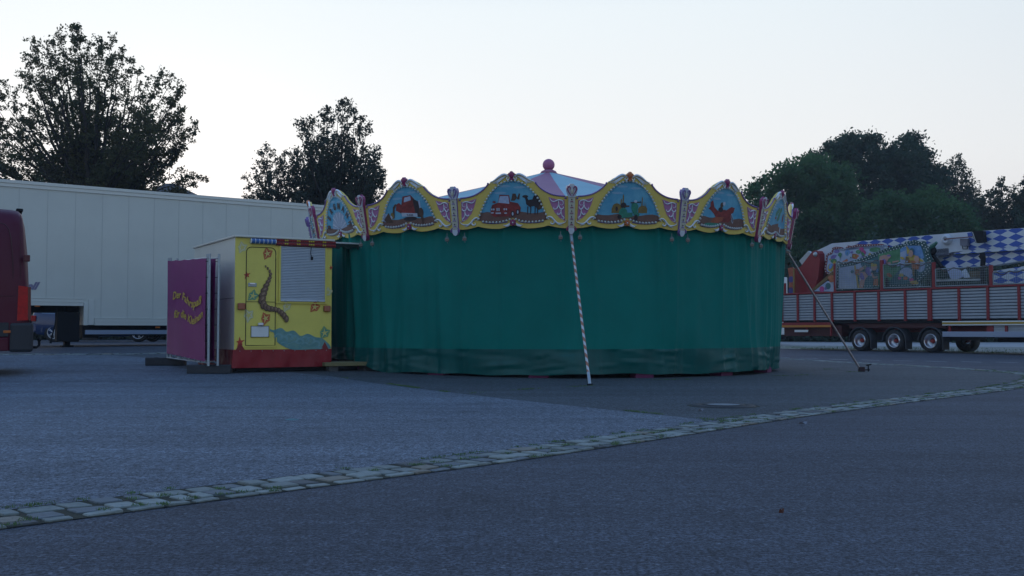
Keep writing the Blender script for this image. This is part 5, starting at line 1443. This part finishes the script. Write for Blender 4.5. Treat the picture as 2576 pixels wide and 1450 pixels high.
b = MB(); b.rbox((x0, -.04, z - .075), (LR, .02, z + .075), M_white, .008); b.box((x0, -.046, z - .03), (LR, -.041, z + .035), mat('reflective_yellow', (.40, .26, .03), .4)); b.build('reflective_rail', rt)
z = G.f(*Z7(1800, 1038))[1]; b = MB(); b.rbox((x0, -.04, z - .09), (LR, .0, z + .09), mat('guard_aluminium', (.30, .37, .50), .4, .3), .01)
for x in (x0 + .25, x0 + 2.3, x0 + 4.4): b.box((x - .04, .001, z - .05), (x + .04, .05, zd - .13), M_gred)
b.build('side_guard', rt)
b = MB(); x1 = G.f(*Z7(520, 960))[0]; z = G.f(*Z7(200, 955))[1]
b.rbox((px_[0] - .05, -.02, z - .10), (x1, .08, z + .10), M_gred, .01); b.box((px_[0] - .05, -.026, z - .085), (x1, -.021, z + .0), mat('reflective_orange', (.50, .20, .03), .4)); b.box((x1 - .06, -.015, z - .42), (x1, .05, z - .101), M_gred)
for q in (200, 500): x = G.f(*Z7(295, 990))[0]; b.box((x - .04, .0, z - .3), (x + .04, .04, z - .101), M_gred)
b.box((px_[0], .1, .55), (x1 + .4, 2.3, z - .02), mat('dark_red', (.055, .008, .010), .6)); b.build('rear_bumper', rt)
P = gf(Z7, [(188, 998), (312, 998), (308, 1018), (188, 1018)], -.03); b = MB(); b.prism(P, -.04, -.028, M_white); b.build('rear_plate', rt)
# lower drop locker on the right
x2 = G.f(*Z7(1985, 970))[0]; b = MB(); b.box((x2, .06, zd - .62), (LR, .12, zd - .125), M_alu); b.box((x2 - .25, .04, zd - .5), (x2 - .01, .3, zd - .13), M_gred)
for i in range(6): b.box((x2, .045, zd - .6 + .08 * i), (LR, .059, zd - .555 + .08 * i), M_alu)
b.build('tool_locker', rt)
b = MB(); x3 = G.f(*Z7(1900, 1090))[0]; b.box((x3, .8, .38), (LR, 1.9, zd - .45), M_black); b.build('spare_frame', rt)
# white box vehicle glimpsed behind
q0 = at(1953, 846, 52); bw = Frame((q0.x, q0.y, ground(q0.x, q0.y)), R(-10))
wb = empty('white_trailer', bw.o, bw.rz, 'small plain white box trailer just visible behind the rear of the ride trailer', 'trailer')
zz0 = bw.f(1960, 698)[1]; xr = bw.f(1981, 740)[0]
b = MB(); b.rbox((-1.4, 0, .55), (xr, 3.2, zz0), M_white, .04); b.build('box_body', wb)
for x in (-.9,):
    t = MB(); r_ = MB(); wheel(t, r_, (x, .2, .32), .32, .2); w_ = t.build('wheel', wb); r_.build('rim', w_)
b = MB(); b.box((-1.3, .2, .32), (xr - .1, 3.0, .549), M_black); b.build('chassis', wb)
# ------------------------------------------------------------------ trees
def leafmat(name, c1, c2, vs=.6):
    m = mat(name, c1, .7, col2=c2, vs=vs, spec=.25)
    t = m.node_tree; p = t.nodes['Principled BSDF']; o = t.nodes['Material Output']
    tr_ = t.nodes.new('ShaderNodeBsdfTranslucent'); mx_ = t.nodes.new('ShaderNodeMixShader'); mx_.inputs[0].default_value = .5
    t.links.new(p.inputs['Base Color'].links[0].from_socket, tr_.inputs[0])
    t.links.new(p.outputs[0], mx_.inputs[1]); t.links.new(tr_.outputs[0], mx_.inputs[2]); t.links.new(mx_.outputs[0], o.inputs[0])
    return m
M_bark = mat('bark', (.035, .030, .028), .9, var=.3, vs=6)
L_beech = leafmat('leaf_beech', (.055, .090, .045), (.12, .105, .05), .9)
L_dark = leafmat('leaf_dark', (.052, .072, .058), (.072, .094, .066), .9)
L_green = leafmat('leaf_green', (.036, .10, .045), (.075, .17, .065), .35)
L_oak = leafmat('leaf_oak', (.028, .062, .045), (.045, .09, .055), .35)
L_birch = leafmat('leaf_birch', (.045, .07, .045), (.070, .10, .055), .7)
def leaves(name, pts, size, m, parent, seed, flat=0.):
    g = np.random.default_rng(seed); n = len(pts)
    s = size * g.uniform(.6, 1.3, n)
    d = g.normal(size=(n, 3)); d[:, 2] *= (1 - flat); d /= np.linalg.norm(d, axis=1)[:, None]
    e = g.normal(size=(n, 3)); e -= (e * d).sum(1)[:, None] * d; e /= np.linalg.norm(e, axis=1)[:, None]
    v = np.empty((n, 4, 3)); a = s[:, None]
    v[:, 0] = pts - d * a; v[:, 1] = pts + e * a * .55 - d * a * .1; v[:, 2] = pts + d * a; v[:, 3] = pts - e * a * .55 + d * a * .1
    me = bpy.data.meshes.new(name); me.vertices.add(n * 4); me.vertices.foreach_set('co', v.ravel())
    me.loops.add(n * 4); me.loops.foreach_set('vertex_index', np.arange(n * 4)); me.polygons.add(n); me.polygons.foreach_set('loop_start', np.arange(n) * 4)
    me.materials.append(m); me.update(calc_edges=True); me.validate()
    o = bpy.data.objects.new(name, me); COL.objects.link(o); o.parent = parent
    return o
def noise3(p, f, seed):
    g = np.random.default_rng(seed); r = np.zeros(len(p))
    for k in range(7):
        w = g.normal(size=3) * f; ph = g.uniform(0, 6.28); r += np.sin(p @ w + ph)
    return r / 7 ** .5
def tree(label, base_v, Y, poly, depth, N, per, size, lm, seed, group=None, gap=-.35, gf_=1.1, upsweep=.35, sig=.28, name='tree', thin=.012, droop=0., cat='tree', base_y=None, dens_low=0., rw=.44):
    g = np.random.default_rng(seed); rp = random.Random(seed)
    x0 = at(base_v, 832, Y).x; gz = ground(x0, Y)
    e = empty(name, (x0, Y, gz), 0, label, cat, group)
    P = [tuple(p) for p in poly]; xa = min(p[0] for p in P); xb_ = max(p[0] for p in P); ya = min(p[1] for p in P); yb = max(p[1] for p in P)
    cxm = (xa + xb_) / 2; T_ = []
    tries = 0
    while len(T_) < N and tries < 60:
        tries += 1
        for _ in range(N):
            vx = rp.uniform(xa, xb_); vy = rp.uniform(ya, yb)
            if not inside((vx, vy), P): continue
            # narrower in depth towards the rim of the outline
            q = min(1, abs(vx - cxm) / ((xb_ - xa) / 2)); dd = depth * math.sqrt(max(.05, 1 - q * q)) * (1 - .3 * (yb - vy) / (yb - ya))
            yy = Y + rp.uniform(-1, 1) * dd
            w = at(vx, vy, yy); T_.append((w.x - x0, w.y - Y, w.z - gz))
    T_ = np.array(T_)
    nz = noise3(T_, gf_, seed + 5); keep = nz > gap
    T_ = T_[keep][:N]
    top = T_[:, 2].max(); lo = max(.8, T_[:, 2].min() * .55)
    fork = lo
    nodes = [np.array([0, 0, 0.]), np.array([.1, 0, fork * .5]), np.array([0, .05, fork])]
    par = [-1, 0, 1]; pl_ = [0, fork * .5, fork]
    # main limbs first
    for k in range(9):
        j = rp.randrange(len(T_)); t = T_[j]; q = np.array([t[0] * .42, t[1] * .42, fork + (t[2] - fork) * .45]); nodes.append(q); par.append(2); pl_.append(fork + np.linalg.norm(q - nodes[2]))
    order = np.argsort(np.linalg.norm((T_ - nodes[2]) * np.array([1, 1, .8]), axis=1))
    NA = np.zeros((len(T_) * 2 + 20, 3)); PA = np.zeros(len(NA)); cnt = len(nodes); NA[:cnt] = nodes; PA[:cnt] = pl_
    tipidx = []
    for j in order:
        t = T_[j]; d = t - NA[:cnt]; dist = np.linalg.norm(d, axis=1)
        cost = dist + .30 * PA[:cnt] + upsweep * np.maximum(0, -d[:, 2]) * 1.5
        cost[:2] += 50
        k = int(np.argmin(cost)); a = NA[k]; mid = (a + t) / 2 + np.array([rp.gauss(0, .06), rp.gauss(0, .06), (-.10 if droop == 0 else .1)]) * dist[k]
        NA[cnt] = mid; PA[cnt] = PA[k] + dist[k] / 2; par.append(k); cnt += 1
        NA[cnt] = t; PA[cnt] = PA[k] + dist[k]; par.append(cnt - 1); tipidx.append(cnt); cnt += 1
    load = np.ones(cnt)
    for i in range(cnt - 1, 0, -1): load[par[i]] += load[i] * .5
    rad = thin * load ** rw
    b = MB()
    for i in range(1, cnt):
        p = par[i]; r0 = rad[p] if rad[p] < rad[i] * 2.2 else rad[i] * 1.3; r1 = rad[i]
        n = 8 if r1 > .08 else 5 if r1 > .025 else 3
        b.tube([NA[p], NA[i]], [float(min(r0, r1 * 1.5)), float(r1)], M_bark, n, cap=False)
    b.build('trunk', e)
    C_ = []
    for i in tipidx:
        a = NA[par[i]]; t = NA[i]; m_ = int(per * rp.uniform(.5, 1.4)); u = g.uniform(-.1, 1.12, m_)[:, None]
        q = a + (t - a) * u + g.normal(size=(m_, 3)) * sig * np.array([1, 1, .7 if not droop else 1.0])
        if droop: q[:, 2] -= np.abs(g.normal(size=m_)) * droop
        C_.append(q)
    leaves('crown', np.concatenate(C_), size, lm, e, seed)
    return e
def spray_tree(label, base_v, Y, poly, depth, size, lm, seed, fork_z, step_v=34, inner=26, side=.42, slen=1.15, per_m=46, sig=.07, group=None, name='tree', cat='tree', up=.45, droop=0., rr0=.17, skip=.12, base_shift=0.):
    """limbs sweep from the fork to the outline, each carrying side shoots with leaves"""
    g = np.random.default_rng(seed); rp = random.Random(seed)
    x0 = at(base_v, 832, Y).x; gz = ground(x0, Y)
    e = empty(name, (x0, Y, gz), 0, label, cat, group)
    P = [Vector((p[0], p[1])) for p in poly]; PL = [(p.x, p.y) for p in P]
    xa = min(p.x for p in P); xb_ = max(p.x for p in P); cxm = (xa + xb_) / 2
    rim = resample([Vector((p.x, p.y)) for p in P] + [P[0]], step_v)
    fork = Vector((0, 0, fork_z)); b = MB()
    b.tube([(0, 0, -.1), (.06, .03, fork_z * .5), (0, 0, fork_z)], [rr0 * 1.7, rr0 * 1.45, rr0 * 1.35], M_bark, 10)
    leaf = []
    def proj_ok(p, m=6):
        w = p + Vector((x0, Y, gz - CAMH)); d = w.y * cos(PITCH) + w.z * sin(PITCH)
        vx = CX + FPX * w.x / d; vy = CY - FPX * (w.z * cos(PITCH) - w.y * sin(PITCH)) / d
        return inside((vx, vy), PL)
    tg = []
    for p in rim:
        if p.y > 600: continue
        q = min(1, abs(p.x - cxm) / ((xb_ - xa) / 2)); dd = depth * math.sqrt(max(.04, 1 - q * q))
        for k in range(2 if rp.random() < .45 else 1):
            f = .965 if k == 0 else rp.uniform(.6, .9)
            w = at(p.x, p.y, Y + rp.uniform(-1, 1) * dd * (.5 + .5 * k)); t = Vector((w.x - x0, w.y - Y, w.z - gz)); t = fork + (t - fork) * f
            tg.append(t)
    for _ in range(inner):
        for _t in range(50):
            vx = rp.uniform(xa, xb_); vy = rp.uniform(min(p.y for p in P), max(p.y for p in P))
            if inside((vx, vy), PL): break
        w = at(vx, vy, Y + rp.choice((-1, 1)) * rp.uniform(.4, 1) * depth); tg.append(Vector((w.x - x0, w.y - Y, w.z - gz)))
    def leaves_on(a, c, n, s_):
        u = g.uniform(.15, 1.05, n)[:, None]; A_ = np.array(a); C_ = np.array(c)
        q = A_ + (C_ - A_) * u + g.normal(size=(n, 3)) * s_ * np.array([1, 1, .75])
        if droop: q[:, 2] -= np.abs(g.normal(size=n)) * droop
        leaf.append(q)
    for t in tg:
        if rp.random() < skip: continue
        d = t - fork; L = d.length
        if L < .6: continue
        st = fork * 1.0 + Vector((0, 0, -rp.uniform(0, .25) * fork_z)); c1 = st + Vector((d.x * .18, d.y * .18, L * up)); c2 = st.lerp(t, .62) + Vector((rp.gauss(0, .12), rp.gauss(0, .12), .10 * L * up))
        pts = []; n = max(5, int(L / .4))
        for i in range(n + 1):
            s_ = i / n; p = st * (1 - s_) ** 3 + c1 * 3 * s_ * (1 - s_) ** 2 + c2 * 3 * s_ ** 2 * (1 - s_) + t * s_ ** 3
            pts.append(p + Vector((rp.gauss(0, .03), rp.gauss(0, .03), rp.gauss(0, .03))))
        r0 = rr0 * min(1, .35 + L / 12); rs = [max(.010, r0 * (1 - i / n) ** 1.15) for i in range(n + 1)]
        b.tube(pts, rs, M_bark, 6, cap=False)
        for i in range(1, n + 1):
            s_ = i / n
            if s_ < .22: continue
            dirn = (pts[i] - pts[i - 1]).normalized()
            for k in range(2 if rp.random() < side * 1.6 else 1):
                az = rp.uniform(0, 2 * PI); o = dirn.orthogonal().normalized(); o = Matrix.Rotation(az, 3, dirn) @ o
                sd = (dirn * rp.uniform(.6, 1.1) + o * rp.uniform(.6, 1.1) + Vector((0, 0, .12 if not droop else -.5))).normalized()
                ln = slen * rp.uniform(.45, 1.15) * (1.15 - .6 * s_); e_ = pts[i] + sd * ln
                if not proj_ok(e_) and rp.random() < .85: e_ = pts[i] + sd * ln * .4
                m_ = pts[i].lerp(e_, .5) + Vector((rp.gauss(0, .05), rp.gauss(0, .05), rp.gauss(0, .05)))
                b.tube([pts[i], m_, e_], [max(.008, rs[i] * .45), .009, .005], M_bark, 3, cap=False)
                dn = rp.uniform(.5, 1.4)
                leaves_on(pts[i], e_, int(per_m * ln * dn), sig)
                for _ in range(2):
                    q0 = pts[i].lerp(e_, rp.uniform(.3, .9)); q1 = q0 + (sd + Vector((rp.gauss(0, .6), rp.gauss(0, .6), rp.gauss(.0, .45)))).normalized() * ln * .45
                    b.tube([q0, q1], [.007, .004], M_bark, 3, cap=False); leaves_on(q0, q1, int(per_m * ln * .45 * dn), sig * .8)
        leaves_on(pts[-2], pts[-1] + (pts[-1] - pts[-2]) * .6, int(per_m * .5), sig * .6)
    b.build('trunk', e)
    leaves('crown', np.concatenate(leaf), size, lm, e, seed)
    return e
spray_tree('large spreading tree with thin autumn tinged foliage behind the left end of the white trailer', 225, 42,
     [(-110, 330), (-60, 240), (-5, 250), (5, 215), (0, 190), (30, 175), (12, 140), (50, 135), (90, 130), (58, 98), (95, 85), (130, 110), (140, 75), (185, 62), (205, 100), (235, 95), (250, 120), (265, 82), (305, 100), (300, 140), (345, 150), (352, 175), (380, 215), (395, 215), (410, 176), (450, 195), (470, 225), (430, 250), (468, 275), (440, 300), (514, 312), (500, 335), (450, 350), (460, 372), (450, 420), (515, 445), (475, 470), (430, 520), (230, 560), (-90, 520)],
     4.0, .064, L_beech, 3, 3.6, 34, 30, .30, 1.15, 36, .075)
spray_tree('dark loose tree rising behind the left side of the carousel', 850, 44,
     [(735, 540), (742, 400), (738, 370), (760, 350), (745, 310), (765, 295), (800, 300), (815, 290), (808, 262), (850, 268), (865, 240), (885, 250), (895, 280), (935, 310), (950, 330), (930, 350), (965, 400), (935, 410), (972, 440), (968, 475), (965, 570), (850, 590)],
     3.0, .066, L_dark, 8, 2.6, 26, 30, .4, 1.0, 38, .085)
spray_tree('smaller sparse tree left of the dark loose tree, over the white trailer roof', 690, 42,
     [(622, 495), (622, 440), (650, 440), (640, 405), (662, 395), (655, 350), (690, 375), (735, 380), (740, 430), (745, 540), (640, 540)],
     1.6, .058, L_dark, 15, 2.6, 26, 14, .42, .8, 34, .07, skip=.2)
tree('broad green tree directly right of the carousel facade', 1990, 74,
     [(1868, 560), (1875, 470), (1898, 455), (1910, 440), (1925, 425), (1945, 435), (1965, 415), (2000, 405), (2020, 400), (2050, 375), (2065, 378), (2085, 400), (2140, 430), (2180, 520), (2190, 800), (1880, 800)],
     5.5, 480, 150, .15, L_green, 21, gap=-1.2, gf_=.9, sig=.34, thin=.012, group='trees beyond the far road')
tree('tallest dark oak beyond the far road, rising over the blue and white boom', 2210, 86,
     [(2030, 560), (2030, 420), (2045, 380), (2075, 378), (2095, 350), (2120, 355), (2130, 338), (2175, 345), (2187, 330), (2215, 355), (2240, 348), (2265, 340), (2310, 338), (2335, 365), (2350, 400), (2372, 415), (2385, 480), (2350, 560), (2340, 700), (2100, 700)],
     7, 520, 150, .16, L_oak, 22, gap=-1.2, gf_=.8, sig=.36, thin=.014, group='trees beyond the far road')
tree('rounded mid green tree in front of the tall dark oak', 2290, 70,
     [(2120, 800), (2140, 560), (2180, 520), (2230, 485), (2290, 500), (2340, 478), (2400, 500), (2440, 540), (2470, 600), (2480, 800)],
     5, 400, 150, .14, L_green, 23, gap=-1.2, gf_=.9, sig=.34, thin=.012, group='trees beyond the far road')
spray_tree('slender drooping birch to the right of the tall dark oak', 2405, 88,
     [(2368, 560), (2368, 430), (2380, 420), (2372, 400), (2395, 405), (2396, 380), (2412, 372), (2418, 400), (2436, 400), (2440, 440), (2468, 445), (2470, 520), (2440, 600), (2390, 620)],
     1.8, .12, L_birch, 24, 6, 30, 14, .3, 1.1, 24, .10, group='trees beyond the far road', droop=.45, rr0=.12, up=.5)
spray_tree('feathery loose tree above the right end of the ride trailer', 2515, 80,
     [(2450, 640), (2455, 500), (2480, 500), (2490, 470), (2505, 485), (2508, 448), (2530, 448), (2535, 480), (2555, 470), (2580, 500), (2590, 640)],
     2.6, .115, L_birch, 25, 4, 30, 24, .4, 1.3, 24, .12, group='trees beyond the far road', rr0=.13)
spray_tree('tree cut by the right edge of the photo above the boom', 2620, 78,
     [(2548, 640), (2560, 480), (2575, 490), (2580, 440), (2620, 430), (2680, 460), (2700, 640)],
     2.8, .12, L_oak, 26, 4, 30, 26, .5, 1.3, 32, .15, group='trees beyond the far road', rr0=.14)
spray_tree('thin grey green tree filling the gap between birch and feathery tree', 2455, 84,
     [(2420, 680), (2432, 540), (2450, 500), (2470, 520), (2490, 540), (2500, 680)],
     2.2, .12, L_oak, 27, 3, 30, 20, .5, 1.2, 30, .14, group='trees beyond the far road', rr0=.12)
# dense shrubs along the far road
def shrubs(name, pts, m, seed, label, size=.16, n=26000):
    g = np.random.default_rng(seed); out = []
    for (x, y, z, r_, h) in pts:
        k = int(n * r_ * h / sum(q[3] * q[4] for q in pts))
        d = g.normal(size=(k, 3)); d /= np.linalg.norm(d, axis=1)[:, None]; rr_ = g.uniform(.3, 1, k) ** .45
        q = d * rr_[:, None]; q[:, 2] = np.abs(q[:, 2]) * h; q[:, 0] *= r_; q[:, 1] *= r_ * .8
        q *= (1 + .18 * noise3(q * 2, 1.2, seed + int(x * 7) % 90))[:, None]
        out.append(q + np.array([x, y, z]))
    o = leaves(name, np.concatenate(out), size, m, None, seed)
    return tag(o, label, 'shrubs', None, 'stuff')
pts = []
rs = random.Random(6)
for i in range(34):
    vx = 1850 + i * 27 + rs.uniform(-8, 8); Y = rs.uniform(62, 70); p = at(vx, 832, Y); pts.append((p.x, Y, ground(p.x, Y), rs.uniform(2.4, 3.6), rs.uniform(4.0, 6.5)))
shrubs('shrubbery', pts, L_oak, 41, 'dark belt of shrubs filling the space under the trees beyond the far road', .22, 46000)
pts = []
for i in range(30):
    vx = -60 + i * 32; Y = rs.uniform(44, 50); p = at(vx, 832, Y); pts.append((p.x, Y, ground(p.x, Y), rs.uniform(1.6, 2.6), rs.uniform(1.8, 3.0)))
shrubs('hedge', pts, L_dark, 42, 'dark hedge behind the parked car and the white box trailer', .15, 30000)
# ------------------------------------------------------------------ house roof behind the big tree
q0 = at(352, 832, 58); q1 = at(488, 832, 58); hx = (q0.x + q1.x) / 2; hw = (q1.x - q0.x) / 2
hz = ground(hx, 60); he = empty('house', (hx, 62, hz), 0, 'house with a dark hipped roof half hidden by the large tree', 'house')
rz_ = at(412, 456, 61).z - hz; ez = at(480, 494, 58).z - hz
b = MB(); b.box((-hw + .35, -3.6, 0), (hw - .35, 3.8, ez), mat('render_wall', (.24, .25, .27), .9, var=.1)); b.build('wall', he)
b = MB(); rx = at(412, 456, 61).x - hx
A = [(-hw, -4, ez), (hw, -4, ez), (hw, 4.2, ez), (-hw, 4.2, ez), (rx - .3, 0, rz_), (rx + .3, 0, rz_)]
b.add(A, [(0, 1, 5, 4), (1, 2, 5), (2, 3, 4, 5), (3, 0, 4), (3, 2, 1, 0)], mat('roof_tiles', (.035, .036, .04), .8, var=.3, vs=8)); b.build('roof', he)
for x in (-1.2, 1.0): b = MB(); b.box((x - .5, -3.66, 2.2), (x + .5, -3.6, 3.5), M_glass); b.build('window', he)

# ------------------------------------------------------------------ added haze, lifts the far darks in place of lens flare
hm = bpy.data.materials.new('haze'); hm.use_nodes = True
t = hm.node_tree
for n in list(t.nodes):
    if n.type != 'OUTPUT_MATERIAL': t.nodes.remove(n)
pv_ = t.nodes.new('ShaderNodeVolumePrincipled'); pv_.inputs['Color'].default_value = (.84, .91, 1, 1); pv_.inputs['Density'].default_value = .0007
t.links.new(pv_.outputs[0], [n for n in t.nodes if n.type == 'OUTPUT_MATERIAL'][0].inputs['Volume'])
b = MB(); b.box((-430, -130, -1), (430, 630, 24), hm); hz_ = b.build('haze'); tag(hz_, kind='stuff', label='thin even haze added over the whole square, standing in for lens flare', cat='haze')
